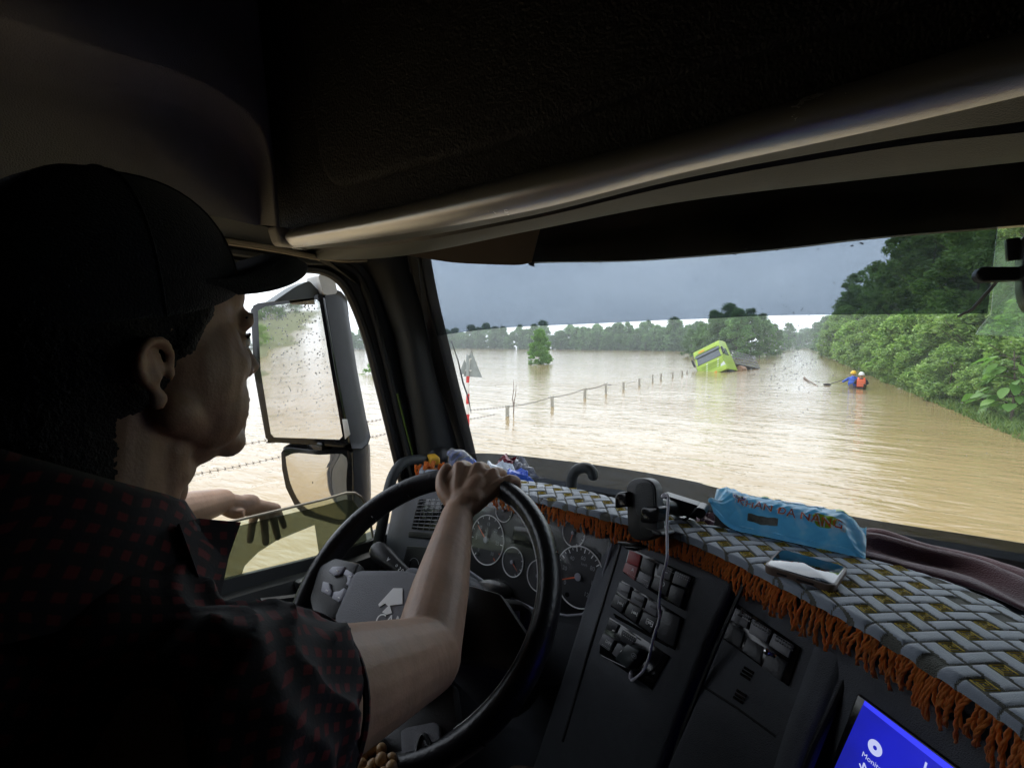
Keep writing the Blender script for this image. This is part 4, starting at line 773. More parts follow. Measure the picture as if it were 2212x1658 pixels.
mb = MB(); mb.tube([FC.q(u, v, .004) for u, v in ((985, 1208), (1012, 1231), (1075, 1275), (1150, 1313), (1225, 1329), (1258, 1326), (1294, 1293), (1304, 1236), (1327, 1160), (1331, 1125))], .0025, 6); part('cluster_bezel', mb, [M['key']], dash)
mb = MB(); mb.ball(FC.q(1065, 1275, .03), (.05, .035, .02)); part('column_hood', mb, [M['black']], dash)
# switch module
plate(FS, [(1342, 1150), (1620, 1265), (1560, 1400), (1440, 1720), (1170, 1700), (1255, 1440)], -.05, .0, .012, M['dash'], 'switch_module')
mb = MB(); mb.tube([FS.q(u, v, .001) for u, v in ((1345, 1160), (1300, 1310), (1258, 1450), (1215, 1600))], .0025, 5); mb.tube([FS.q(u, v, .002) for u, v in ((1606, 1262), (1545, 1400), (1480, 1560), (1440, 1680))], .0035, 5); part('panel_gap', mb, [M['rubber']], dash)
def z2(x, y): return 1257 + x * .2167, 1115.5 + y * .2167
def quad(F, zf, pts, h, m, nm, h0=.0, par=None): mb = MB(); slab(mb, [F.q(*zf(x, y), h0) for x, y in pts], F.n, h, .0006, seg=2); return part(nm, mb, [m], par or dash)
M['sw'] = mat('switch_black', (.035, .036, .040), .38, bump=.1, bscale=300); M['swl'] = mat('switch_grey', (.17, .17, .185), .4); M['swr'] = mat('hazard_red', (.30, .012, .015), .42); M['swp'] = mat('hazard_lit_red', (.36, .13, .13), .45)  # lower hazard key coloured pinker for the light falling on it
for row in ([(475, 310), (1130, 600), (1030, 935), (830, 830), (420, 560)], [(405, 635), (1020, 1010), (930, 1330), (760, 1230), (290, 890)], [(285, 1000), (660, 1240), (880, 1390), (700, 1720), (180, 1360), (190, 1260)]): quad(FS, z2, row, .002, M['gloss'], 'switch_bezel')
def sw_pair(F, zf, up, lo, mu, ml, a=.0075, b=.005): quad(F, zf, up, a, mu, 'switch'); quad(F, zf, lo, b, ml, 'switch')
sw_pair(FS, z2, [(490, 335), (605, 385), (578, 505), (462, 455)], [(460, 458), (582, 510), (545, 640), (430, 545)], M['swr'], M['swp'], .005, .0075)
sw_pair(FS, z2, [(620, 405), (740, 465), (715, 600), (600, 540)], [(600, 543), (720, 603), (680, 720), (565, 640)], M['sw'], M['swl'], .005, .0075)
sw_pair(FS, z2, [(800, 470), (930, 525), (890, 640), (770, 580)], [(740, 600), (900, 655), (850, 790), (700, 710)], M['swl'], M['sw'])
sw_pair(FS, z2, [(955, 545), (1095, 605), (1060, 710), (920, 660)], [(905, 680), (1045, 735), (990, 905), (868, 820)], M['swl'], M['sw'])
sw_pair(FS, z2, [(400, 655), (510, 700), (475, 820), (370, 740)], [(350, 770), (475, 835), (405, 955), (300, 880)], M['swl'], M['sw'])
sw_pair(FS, z2, [(530, 740), (650, 805), (620, 910), (505, 840)], [(490, 860), (610, 925), (545, 1060), (435, 970)], M['swl'], M['sw'])
sw_pair(FS, z2, [(680, 830), (790, 880), (760, 1000), (645, 930)], [(630, 950), (770, 1020), (700, 1160), (580, 1075)], M['swl'], M['sw'])
quad(FS, z2, [(830, 930), (1000, 1010), (930, 1300), (765, 1200)], .006, M['sw'], 'switch')
sw_pair(FS, z2, [(290, 1020), (385, 1075), (345, 1155), (250, 1120)], [(240, 1160), (345, 1230), (295, 1340), (190, 1265)], M['sw'], M['swl'], .005, .0075)
sw_pair(FS, z2, [(415, 1125), (545, 1210), (505, 1295), (400, 1230)], [(380, 1260), (455, 1305), (395, 1430), (325, 1360)], M['sw'], M['swl'], .005, .0075)
mb = MB()
def glyph(x, y, s, segs, h=.0056):
    c = FS.q(*z2(x, y), h)
    for a, b in segs: mb.tube([FS.pl(c, a[0] * s, a[1] * s), FS.pl(c, b[0] * s, b[1] * s)], .0008, 4)
ax = [((-1, .6), (-1, -.6)), ((1, .6), (1, -.6)), ((-1, 0), (-.35, 0)), ((.35, 0), (1, 0)), ((-.35, .35), (.35, -.35)), ((-.35, -.35), (.35, .35)), ((-.35, .35), (-.35, -.35)), ((.35, .35), (.35, -.35))]
glyph(385, 862, .006, ax); glyph(525, 957, .006, ax); glyph(675, 1055, .007, ax + [((-1, .6), (1, .6)), ((-.5, -.6), (-1, -.6)), ((.5, -.6), (1, -.6))])
for (x0, y0, x1, y1, h) in ((455, 560, 545, 610, .0079), (590, 655, 690, 695, .0079), (812, 490, 920, 540, .0079), (815, 515, 910, 560, .0079), (960, 560, 1080, 618, .0079), (955, 590, 1070, 640, .0079), (420, 1150, 530, 1225, .0056), (415, 1180, 520, 1250, .0056), (205, 1270, 290, 1325, .0079)):
    for t in np.linspace(0, 1, 7): mb.ball(FS.q(*z2(x0 + (x1 - x0) * t, y0 + (y1 - y0) * t), h), .0007, nu=5, nv=4)
mb.tube([FS.q(*z2(418, 1122), .009), FS.q(*z2(543, 1205), .009)], .0012, 5); mb.ball(FS.q(*z2(410, 1355), .013), .005, nu=10, nv=6); mb.ball(FS.q(*z2(845, 556), .0079), (.003, .002, .001), nu=8, nv=5); mb.ball(FS.q(*z2(315, 1133), .0056), (.003, .002, .001), nu=8, nv=5)
for (x, y, s, h) in ((635, 630, '\u2014', .0079), (505, 530, 'A', .0079), (800, 668, '-O', .0054), (265, 1255, 'DIFF', .0079)):
    c = FS.q(*z2(x, y), h); text_mb(mb, s, .010 if s != 'DIFF' else .008, lambda a, b: FS.pl(c, a, b))
part('switch_print', mb, [M['white']], dash)
for (x0, y0, x1, y1) in ((320, 970, 780, 1230), (330, 995, 860, 1290), (200, 1385, 500, 1530)):
    mb = MB(); mb.tube([FS.q(*z2(x0, y0), .001), FS.q(*z2(x1, y1), .001)], .0016, 5); part('panel_groove', mb, [M['gloss']], dash)
for pts in ([(395, 720), (470, 755), (465, 775), (390, 742)], [(530, 790), (625, 838), (615, 865), (525, 815)], [(690, 875), (765, 910), (755, 935), (685, 900)]): quad(FS, z2, pts, .002, M['sw'], 'switch_grip', .0073)
# right module with the three blanks and the toggle
plate(FT, [(1620, 1235), (1860, 1400), (1830, 1480), (1700, 1800), (1400, 1760), (1500, 1530)], -.006, 0, .010, M['dash'], 'blank_module')
def z3(x, y): return 1512.5 + x * .2735, 1266.7 + y * .2735
quad(FT, z3, [(305, 140), (800, 480), (700, 785), (190, 415)], .003, M['gloss'], 'switch_bezel')
for up, lo in (([(280, 165), (412, 240), (382, 340), (245, 262)], [(240, 285), (362, 358), (328, 490), (200, 408)]), ([(430, 260), (572, 345), (540, 450), (400, 368)], [(385, 405), (512, 480), (485, 615), (345, 508)]), ([(600, 375), (748, 465), (715, 570), (560, 468)], [(545, 505), (702, 600), (645, 750), (500, 640)])): sw_pair(FT, z3, up, lo, M['swl'], M['sw'], .0075, .005)
mb = MB()
for (x0, y0, x1, y1) in ((285, 178, 400, 245), (275, 205, 390, 270), (435, 275, 560, 350), (425, 298, 550, 372), (605, 392, 738, 475), (595, 418, 728, 500)):
    for t in np.linspace(0, 1, 8): c = FT.q(*z3(x0 + (x1 - x0) * t, y0 + (y1 - y0) * t), .0078); mb.box(c, (.0022, .0022, .0014), np.array([FT.e, FT.uu, FT.n]).T)
part('switch_dots', mb, [M['gloss']], dash)
mb = MB(); b_ = FT.q(*z3(620, 565), .008); mb.lathe(b_, FT.n, [(.0, 0), (.010, 0), (.010, .004), (.006, .005), (.006, .010), (0, .010)], 6); e_ = FT.q(*z3(527, 512), .026); mb.tube([b_ + FT.n * .009, b_ * .5 + e_ * .5 + FT.n * .002, e_], [.003, .003, .0042], 8); mb.ball(e_, .0052, nu=10, nv=7); part('toggle_switch', mb, [M['chrome']], dash)
for (x, y) in ((390, 660), (375, 685), (360, 710), (330, 840), (318, 868), (305, 895)):
    mb = MB(); mb.tube([FT.q(*z3(x - 40, y - 25), .0005), FT.q(*z3(x + 35, y + 22), .0005)], .0022, 5); part('panel_slot', mb, [M['gloss']], dash)
mb = MB(); mb.tube([FT.q(*z3(x, y), -.002) for x, y in ((1195, 620), (1050, 950), (900, 1250), (800, 1500))], .004, 6); mb.tube([FT.q(*z3(x, y), -.0) for x, y in ((20, 780), (300, 960), (600, 1180))], .002, 5); part('panel_gap', mb, [M['rubber']], dash)
mb = MB(); loft(mb, [[FT.q(*z3(x, y), 0.0) for x, y in ((900, 470), (800, 760), (680, 1100), (560, 1500))], [FT.q(*z3(x, y), .005) for x, y in ((1020, 500), (930, 800), (800, 1130), (690, 1500))], [FT.q(*z3(x, y), -.004) for x, y in ((1190, 620), (1060, 920), (930, 1230), (820, 1500))]], 16, 6, lambda i, t: FT.n * .003 * math.sin(math.pi * t)); part('module_edge', mb, [M['dash']], dash, sharp=0)
# head unit screen
plate(FD, [(1780, 1430), (1860, 1385), (2330, 1700), (2400, 2000), (1500, 2000)], -.05, -.004, .004, M['dash'], 'screen_surround')
plate(FD, [(1858, 1497), (2085, 1664), (2230, 1775), (2190, 1950), (1700, 1950), (1795, 1660)], -.004, .001, .002, M['gloss'], 'screen_bezel')
sm = bpy.data.materials.new('blue_screen'); sm.use_nodes = True
def _scr():
    nt = sm.node_tree; b = nt.nodes['Principled BSDF']; N = nt.nodes.new; L = nt.links.new; b.inputs['Base Color'].default_value = (.01, .01, .02, 1); b.inputs['Roughness'].default_value = .2
    n = N('ShaderNodeTexNoise'); n.inputs['Scale'].default_value = 9; tc = N('ShaderNodeTexCoord'); L(tc.outputs['Object'], n.inputs[0]); cr = N('ShaderNodeValToRGB'); cr.color_ramp.elements[0].position = .35; cr.color_ramp.elements[1].position = .65
    cr.color_ramp.elements[0].color = (.012, .016, .30, 1); cr.color_ramp.elements[1].color = (.015, .02, .62, 1); L(n.outputs['Fac'], cr.inputs[0]); L(cr.outputs[0], b.inputs['Emission Color']); b.inputs['Emission Strength'].default_value = .34
_scr(); mb = MB(); mb.add([FD.q(u, v, .0018) for u, v in ((1868, 1512), (2064, 1660), (2210, 1770), (2170, 1930), (1690, 1930), (1802, 1658))], [[0, 1, 2, 3, 4, 5]], 0, False); sc_ = part('screen', mb, [sm], dash)
mb = MB(); mb.add([FD.q(u, v, .0022) for u, v in ((1868, 1512), (2064, 1660), (2210, 1770), (2200, 1775), (2056, 1672), (1865, 1521))], [[0, 1, 2, 3, 4, 5]], 0, False); M['bar'] = glow('screen_bar', (.04, .05, .95), .45); part('status_bar', mb, [M['bar']], sc_)
mb = MB(); M['icon'] = glow('screen_icon', (.55, .60, .95), .38); c = FD.q(1890, 1614, .0024); r0 = .0085
mb.grid([[FD.pl(c, r * math.cos(t), r * math.sin(t)) for t in np.linspace(0, 2 * math.pi, 33)] for r in (.0024, r0)]); part('disc_icon', mb, [M['icon']], sc_)
mb = MB()
for s, (u, v), z, al in (('Monitor', (1862, 1626), .0085, 'LEFT'), ('12', (1985, 1652), .022, 'LEFT'), ('20', (1962, 1672), .008, 'LEFT')):
    c = FD.q(u, v, .0024); text_mb(mb, s, z, lambda x, y: FD.pl(c, x, y), align=al)
c = FD.q(1862, 1662, .0024); k = .009
for a, b in (((0, 1), (0, -1)), ((0, 1), (.5, .5)), ((.5, .5), (-.5, -.5)), ((0, -1), (.5, -.5)), ((.5, -.5), (-.5, .5))): mb.tube([FD.pl(c, a[0] * k, a[1] * k), FD.pl(c, b[0] * k, b[1] * k)], .0008, 4)
part('screen_text', mb, [M['icon']], sc_)
# left end of the dash: vent and light switch
FV = Face(P(905, 1100, Y=1.0), V3(.985, -.17, 0), V3(-.06, -.28, -.96))
plate(FV, [(880, 1062), (985, 1055), (975, 1200), (960, 1300), (850, 1300), (862, 1160)], -.05, -.002, .006, M['dash'], 'vent_panel')
plate(FV, [(905, 1078), (960, 1074), (945, 1146), (890, 1142)], -.002, .001, .001, M['gloss'], 'air_vent')
mb = MB()
for t in np.linspace(.08, .92, 8): mb.tube([FV.q(905 - 15 * t, 1078 + 64 * t, .003), FV.q(960 - 15 * t, 1074 + 72 * t, .003)], .0011, 4)
for t in np.linspace(.2, .9, 4): mb.tube([FV.q(905 + 55 * t, 1078 - 4 * t, .004), FV.q(890 + 55 * t, 1142 + 4 * t, .004)], .0009, 4)
part('vent_slats', mb, [M['swl']], dash)
plate(FV, [(886, 1146), (940, 1150), (936, 1164), (884, 1160)], -.002, .003, .002, M['black'], 'vent_slider')
plate(FV, [(880, 1178), (940, 1182), (920, 1250), (864, 1245)], -.002, .0, .002, M['black'], 'switch_recess')
mb = MB(); c = FV.q(897, 1222, .0); mb.lathe(c, FV.n, [(.0, 0), (.026, 0), (.026, .006), (.018, .010), (.016, .02), (0, .021)], 20); mb.box(FV.pl(c, 0, 0, .022), (.004, .004, .03), np.array([FV.e, FV.n, FV.uu]).T); part('light_knob', mb, [M['black']], dash)
mb = MB(); mb.tube([FV.pl(c, .021 * math.cos(t), .021 * math.sin(t), .0056) for t in np.linspace(.5, 5, 20)], .0007, 4); part('knob_print', mb, [M['offwhite']], dash)
def _tr(m, col, f):
    nt = m.node_tree; t = nt.nodes.new('ShaderNodeBsdfTranslucent'); t.inputs[0].default_value = (*col, 1); mx = nt.nodes.new('ShaderNodeMixShader'); mx.inputs[0].default_value = f
    nt.links.new(nt.nodes['Principled BSDF'].outputs[0], mx.inputs[1]); nt.links.new(t.outputs[0], mx.inputs[2]); nt.links.new(mx.outputs[0], nt.nodes['Material Output'].inputs[0])
# ================================================================ dash mat with fringe
MZ = 1.955
front = [(905, 1022), (960, 1036), (1020, 1048), (1105, 1062), (1280, 1105), (1450, 1152), (1560, 1196), (1660, 1245), (1850, 1340), (2020, 1440), (2212, 1570), (2420, 1740)]
back = [(915, 1012), (970, 1022), (1030, 1028), (1110, 1033), (1240, 1052), (1360, 1085), (1500, 1125), (1700, 1168), (1880, 1196), (2050, 1240), (2212, 1308), (2420, 1400)]
NU, NV = 660, 150
fr = cr_spline(PX(front, Z=MZ), NU); bk = cr_spline(PX(back, Z=MZ), NU)
cs = .0195; pe, pf = unit(CR * V3(1, 1, 0)), unit(CF * V3(1, 1, 0))
def pat(x, y):
    """pinwheel of 2x1 bars, 1x2 bars and single squares: kind, height"""
    a = (x * pe[0] + y * pe[1]) / cs; b = (x * pf[0] + y * pf[1]) / cs; i = np.floor(a).astype(int); j = np.floor(b).astype(int); k = (i - 2 * j) % 5; fa, fb = a - i, b - j
    h = np.isin(k, (0, 1)); v = np.isin(k, (2, 4))
    la = np.where(k == 0, fa, np.where(k == 1, fa + 1, fa)); lb = np.where(k == 4, fb, np.where(k == 2, fb + 1, fb))
    wa = np.where(h, 2., 1.); wb = np.where(v, 2., 1.)
    ea = np.minimum(la, wa - la); eb = np.minimum(lb, wb - lb); e = np.minimum(ea, eb)
    ht = np.where(h | v, np.clip(e / .36, 0, 1), 0); ht = np.sqrt(1 - (1 - ht) ** 2) * .0030
    return h | v, e, ht, k, i, j
rows_ = []; zz = []; kinds = []
for q in range(NV):
    t = q / (NV - 1); P_ = fr * (1 - t) + bk * t; bar, e, ht, k, i, j = pat(P_[:, 0], P_[:, 1])
    edge = min(1, t / .05); z = MZ - .012 * (1 - math.sqrt(max(0, 1 - (1 - edge) ** 2))) - .035 * max(0, (t - .85) / .15) ** 2 + .006 * math.sin(math.pi * t)
    z = z + ht + .002 * np.sin(P_[:, 0] * 9 + 3 * P_[:, 1]); rows_.append(np.c_[P_[:, :2], z]); kinds.append((bar & (e > .075)).astype(int))
a = np.array(rows_); kinds = np.array(kinds)
mbm = MB(); mbm.grid(a)
mbm.m = [0 if kinds[q // (NU - 1), q % (NU - 1)] else 1 for q in range((NU - 1) * (NV - 1))]
M['satinbar'] = mat('blue_grey_satin_weave', (.235, .275, .335), .42, bump=.25, bscale=900, var=.10, vscale=30, sheen=.3); M['matbase'] = mat('dark_olive_mat_base', (.13, .13, .11), .8, bump=.6, bscale=700)
M['yarn_y'] = mat('yellow_embroidery', (.72, .55, .07), .6)
dm = thing('dash_mat', (-.3, 1.0, 1.93), 'quilted grey woven dashboard mat with yellow squares and orange fringe', 'dash mat')
part('cloth', mbm, [M['satinbar'], M['matbase']], dm, sharp=0)
# yellow key squares
def inside(x, y):
    p = np.array([x, y]); q = np.argmin(((fr[:, :2] - p) ** 2).sum(1)); best = None
    for m in range(max(0, q - 60), min(NU, q + 60), 2):
        d = bk[m, :2] - fr[m, :2]; L2 = d @ d
        if L2 < 1e-6: continue
        t = (p - fr[m, :2]) @ d / L2; r = np.linalg.norm(fr[m, :2] + d * t - p)
        if best is None or r < best[0]: best = (r, t)
    return best[1] if best is not None and best[0] < .004 and .03 < best[1] < .95 else None
mb = MB(); lo = np.vstack([fr, bk])[:, :2]; A_ = lo @ np.array([pe[:2], pf[:2]]).T / cs
for i in range(int(A_[:, 0].min()) - 1, int(A_[:, 0].max()) + 2):
    for j in range(int(A_[:, 1].min()) - 1, int(A_[:, 1].max()) + 2):
        if (i - 2 * j) % 5 != 3: continue
        c = (pe * (i + .5) + pf * (j + .5)) * cs
        tt = inside(c[0], c[1])
        if tt is None: continue
        o = V3(c[0], c[1], MZ + .0012 + .006 * math.sin(math.pi * tt) - .035 * max(0, (tt - .85) / .15) ** 2 + .002 * math.sin(c[0] * 9 + 3 * c[1]))
        sq = lambda pts, s=cs: [o + pe * x * s + pf * y * s for x, y in pts]
        mb.tube(sq([(-.4, -.4), (.4, -.4), (.4, .4), (-.4, .4)]), .00065, 4, closed=True)
        mb.tube(sq([(.22, -.22), (-.24, -.22), (-.24, .22), (.22, .22), (.22, -.04), (-.04, -.04), (-.04, .06)]), .0006, 4)
part('embroidery', mb, [M['yarn_y']], dm)
# fringe: looped twisted yarn hanging from the front edge
M['fringe'] = mat('orange_brown_yarn', (.95, .38, .065), .8, bump=.6, bscale=900, var=.35, vscale=40, sheen=.4)
_tr(M['fringe'], (.98, .42, .08), .55)
mb = MB(); fl = cr_spline(PX(front[1:], Z=MZ - .008), 900); seg = np.r_[0, np.cumsum(np.linalg.norm(np.diff(fl, axis=0), axis=1))]; tot = seg[-1]
def along(s): i = int(np.clip(np.searchsorted(seg, s), 1, 899)); f = (s - seg[i - 1]) / (seg[i] - seg[i - 1] + 1e-9); return fl[i - 1] * (1 - f) + fl[i] * f, unit(fl[i] - fl[i - 1])
def yarn(p, ln, out, tg, r=.0016):
    n = 13; ph = rng.uniform(0, 6.28); sway = rng.normal(0, .0035); sw2 = rng.normal(0, .0022); hk = rng.uniform(0, 1)
    for st in (0, math.pi):
        pts = []
        for k in range(n):
            t = k / (n - 1); c = p + out * (.003 + .007 * math.sin(2.4 * t)) + V3(0, 0, -ln * t) + tg * (sway * t * t + sw2 * math.sin(5 * t + ph))
            if hk > .93 and t > .7: c = c + V3(0, 0, 1) * ln * (t - .7) * 1.2 + tg * .01 * (t - .7) / .3
            an = ph + st + 15 * t; pts.append(c + (tg * math.cos(an) + out * math.sin(an)) * r * .8)
        mb.tube(pts, np.linspace(r, r * .85, n), 5)
s = .004
while s < tot - .004:
    p, tg = along(s); o = V3(tg[1], -tg[0], 0); yarn(p, (.038 + .016 * s / tot) * rng.uniform(.72, 1.18), o, tg); s += .0047 * rng.uniform(.8, 1.15)
for st in (0, math.pi):
    pts = []
    for k in range(1400):
        p, tg = along(tot * k / 1399); o = V3(tg[1], -tg[0], 0); an = st + tot * k / 1399 / .009 * 6.28; pts.append(p + o * .003 + (V3(0, 0, 1) * math.cos(an) + o * math.sin(an)) * .0022)
    mb.tube(pts, .0024, 5)
c0 = P(930, 1016, Z=MZ)
for k in range(46):
    p = c0 + V3(rng.normal(0, .016), rng.normal(0, .014), .012 + rng.uniform(0, .012)); yarn(p, .03 * rng.uniform(.6, 1.2), unit(V3(rng.normal(), -1, 0)), unit(V3(1, rng.normal(0, .6), 0)), .002)
part('fringe', mb, [M['fringe']], dm, sharp=0)
# ================================================================ things on the dashboard
# --- water bottle lying back against the pillar
M['pet'] = clear('clear_bottle_plastic', (.87, .90, .93), .16, .05, dirt=.12, dirt_col=(.9, .92, .95)); M['capw'] = mat('white_bottle_cap', (.80, .82, .85), .4); _tr(M['capw'], (.85, .87, .9), .55); M['blab'] = mat('blue_bottle_label', (.05, .12, .55), .4, var=.35, vscale=40)
bo = P(1012, 1010, Y=1.13); ba = unit(P(968, 968, Y=1.06) - P(1020, 1018, Y=1.17)); bt_ = thing('water_bottle', bo, 'clear plastic water bottle with white cap lying behind the wheel hand', 'bottle')
b0 = P(969, 972, Y=1.07); pr = [(.0135, -.012), (.0135, -.018), (.016, -.024), (.024, -.036), (.031, -.050), (.033, -.066), (.031, -.074), (.033, -.080), (.033, -.098), (.031, -.102), (.033, -.108), (.033, -.17), (.028, -.18), (0, -.18)]
part('bottle_body', MB().lathe(b0, ba, pr, 24), [M['pet']], bt_); part('label', MB().lathe(b0, ba, [(.0335, -.10), (.0337, -.101), (.0337, -.158), (.0335, -.159)], 24), [M['blab']], bt_)
mb = MB(); mb.lathe(b0, ba, [(0, .004), (.013, .004), (.0152, .002), (.0155, -.012), (.0150, -.013), (0, -.013)], 28); part('bottle_cap', mb, [M['capw']], bt_)
# --- crumpled wrappers
def crumple(name, px, Y, m, label, seed, amp=.012, fold=1.0, ms=None):
    rg = np.random.default_rng(seed); q = [P(u, v, Y=y) for (u, v), y in zip(px, Y)]; rows = []; n = 14
    for jv in range(n):
        t = jv / (n - 1); rows.append([(q[0] * (1 - s) + q[1] * s) * (1 - t) + (q[3] * (1 - s) + q[2] * s) * t + rg.normal(0, amp * .10, 3) + amp * .5 * V3(math.sin(5 * s + seed), math.sin(7 * t + 2 * s), math.sin(9 * s * t + seed + 4 * t)) + V3(0, -.5, .6) * amp * fold * math.sin(math.pi * s) * math.sin(math.pi * t) for s in np.linspace(0, 1, n)])
    mb = MB().grid(rows, thick=V3(0, .002, -.001)); mb.sm = [False] * len(mb.f)
    return solo(name, mb, ms or [m], label, 'wrapper', 'crumpled wrappers behind the steering wheel', sharp=0)
M['foilr'] = mat('dark_red_foil', (.16, .02, .035), .25, metal=.2, var=.3, vscale=30); M['foilw'] = mat('white_blue_bag', (.60, .66, .75), .3, var=.2, vscale=25); M['foilb'] = mat('bright_blue_bag', (.05, .13, .62), .3, var=.2, vscale=25); M['foilg'] = mat('grey_clear_bag', (.22, .23, .27), .2, var=.3, vscale=20)
crumple('snack_wrapper', [(1060, 1030), (1105, 1015), (1118, 990), (1072, 985)], [1.22, 1.20, 1.24, 1.26], M['foilr'], 'dark red crumpled foil wrapper lying behind the steering wheel', 1, .018)
crumple('snack_wrapper', [(1090, 1034), (1172, 1036), (1125, 988), (1112, 990)], [1.19, 1.16, 1.22, 1.24], M['foilg'], 'grey see-through crumpled bag with a pointed corner near the windscreen', 2, .010)
crumple('snack_wrapper', [(1058, 1036), (1145, 1042), (1090, 1002), (1050, 1000)], [1.13, 1.11, 1.16, 1.18], M['foilw'], 'white and pale blue crumpled wrapper just behind the knuckles', 3, .014)
crumple('snack_wrapper', [(1098, 1040), (1152, 1040), (1132, 1014), (1100, 1014)], [1.10, 1.09, 1.12, 1.13], M['foilb'], 'bright blue printed wrapper edge beside the quilted mat', 4, .008)
# --- black hooked handle
q = [P(u, v, Y=1.10) for u, v in ((1236, 1068), (1235, 1048), (1236, 1030), (1244, 1016), (1257, 1010), (1270, 1011), (1279, 1019), (1281, 1026))]; mb = MB(); sp = cr_spline(q, 24); mb.tube(np.vstack([[q[0] - V3(0, 0, .06)], sp]), .0135, 12); mb.ball(sp[-1], .0135, nu=12, nv=8); solo('hooked_handle', mb, [M['pillar']], 'dark curved handle like an umbrella crook rising behind the dash mat', 'handle')
# --- phone holder, facing the driver
ph = thing('phone_holder', P(1400, 1150, Y=.86), 'empty black phone holder on an arm above the dash fringe', 'phone holder')
FH = Face(P(1398, 1110, Y=.865), V3(.93, -.36, 0), V3(-.05, -.14, -.98))
def fplate(poly, h0, h1, bev, m, nm, seg=4): mb = MB(); slab(mb, [FH.q(u, v, h0) for u, v in poly], FH.n, h1 - h0, bev, seg=seg); return part(nm, mb, [m], ph)
def rrect(u0, v0, u1, v1, r, sk=0, n=6):
    o = []
    for (cx, cy, a) in ((u1 - r, v0 + r, -90), (u1 - r, v1 - r, 0), (u0 + r, v1 - r, 90), (u0 + r, v0 + r, 180)):
        for k in range(n): t = R_(a + 90 * k / (n - 1)); y = cy + r * math.sin(t); o.append((cx + r * math.cos(t) + sk * (y - v0) / (v1 - v0), y))
    return o
fplate(rrect(1366, 1032, 1430, 1165, 26, 6), -.022, .0, .008, M['black'], 'back_body')
fplate(rrect(1372, 1040, 1413, 1118, 18, 4), .0, .004, .003, M['pillar'], 'face_pad'); fplate(rrect(1382, 1108, 1420, 1160, 18, 4), .0, .003, .002, M['black'], 'lower_pad')
for pl_ in ([(1345, 1070), (1352, 1062), (1372, 1060), (1372, 1092), (1346, 1096)], [(1401, 1096), (1408, 1092), (1440, 1092), (1438, 1124), (1428, 1128), (1400, 1126)]): fplate(pl_, -.012, .014, .004, M['gloss'], 'clamp_arm')
for pl_ in ([(1350, 1166), (1368, 1167), (1388, 1172), (1386, 1178), (1360, 1174)], [(1366, 1176), (1390, 1176), (1400, 1180), (1390, 1187), (1370, 1182)]): fplate(pl_, -.004, .022, .002, M['gloss'], 'bottom_foot')
fplate([(1436, 1138), (1458, 1146), (1458, 1154), (1436, 1150)], -.03, .012, .004, M['black'], 'side_clip')
c = FH.q(1402, 1142, .0034); mb = MB(); text_mb(mb, '\u2014\u2014', .006, lambda x, y: FH.pl(c, x, y)); part('pad_print', mb, [M['offwhite']], ph)
mb = MB(); slab(mb, [P(u, v, Y=.95) for u, v in ((1432, 1068), (1510, 1092), (1514, 1102), (1500, 1122), (1432, 1096))], V3(0, 1, 0), .03, .006, seg=3); slab(mb, [P(u, v, Y=.93) for u, v in ((1504, 1094), (1524, 1100), (1526, 1112), (1512, 1122), (1500, 1112))], V3(0, 1, 0), .04, .008, seg=3); mb.tube([P(1470, 1130, Y=.93), P(1492, 1112, Y=.94), P(1508, 1096, Y=.94)], .003, 6); mb.tube([P(1420, 1090, Y=.90), P(1470, 1100, Y=.97)], .014, 10)
mb.ball(P(1468, 1128, Y=.97), (.035, .03, .012)); part('arm', mb, [M['black']], ph)
# --- white charging cable
M['cable'] = mat('white_cable', (.70, .68, .74), .4); mb = MB()
cp = [P(1432, 1072, Y=.86), P(1438, 1067, Y=.85), P(1443, 1070, Y=.845), P(1443, 1090, Y=.84), P(1441, 1130, Y=.83), P(1441, 1170, Y=.815), P(1440, 1210, Y=.80)] + [FS.q(u, v, h) for u, v, h in ((1432, 1240, .04), (1426, 1275, .03), (1423, 1310, .025), (1424, 1335, .025), (1412, 1375, .025), (1400, 1425, .025), (1388, 1450, .02), (1372, 1464, .012), (1364, 1468, .008), (1362, 1460, .008), (1364, 1448, .012))]
cc_ = cr_spline(cp, 90); mb.tube(cc_, .0024, 8); mb.tube(cc_[-9:-2], .0036, 8); ck = thing('charging_cable', cp[9], 'thin white charging cable hanging from holder to charger plug', 'cable'); part('cord', mb, [M['cable']], ck)
mb = MB(); mb.tube([cc_[0], cc_[4]], .004, 8); part('plug', mb, [M['cable']], ck)
cg = thing('charger_plug', FS.q(1380, 1412, .02), 'dark square usb charger plugged into the lower switch row', 'charger'); M['chg'] = mat('dark_green_grey_charger', (.030, .038, .040), .35)
mb = MB(); slab(mb, [FS.q(*z2(x, y), .001) for x, y in ((520, 1268), (655, 1340), (530, 1522), (398, 1422))], FS.n, .022, .003); part('charger_body', mb, [M['chg']], cg)
mb = MB(); c = FS.q(*z2(520, 1385), .0235); mb.tube([FS.pl(c, .006 * math.cos(t), .0035 * math.sin(t)) for t in np.linspace(0, 6.28, 17)[:-1]], .0006, 4, closed=True); mb.tube([FS.pl(c, -.003, 0), FS.pl(c, .003, 0)], .0006, 4); text_mb(mb, '—', .006, lambda x, y: FS.pl(c, x - .001, y - .008)); part('charger_print', mb, [M['offwhite']], cg)
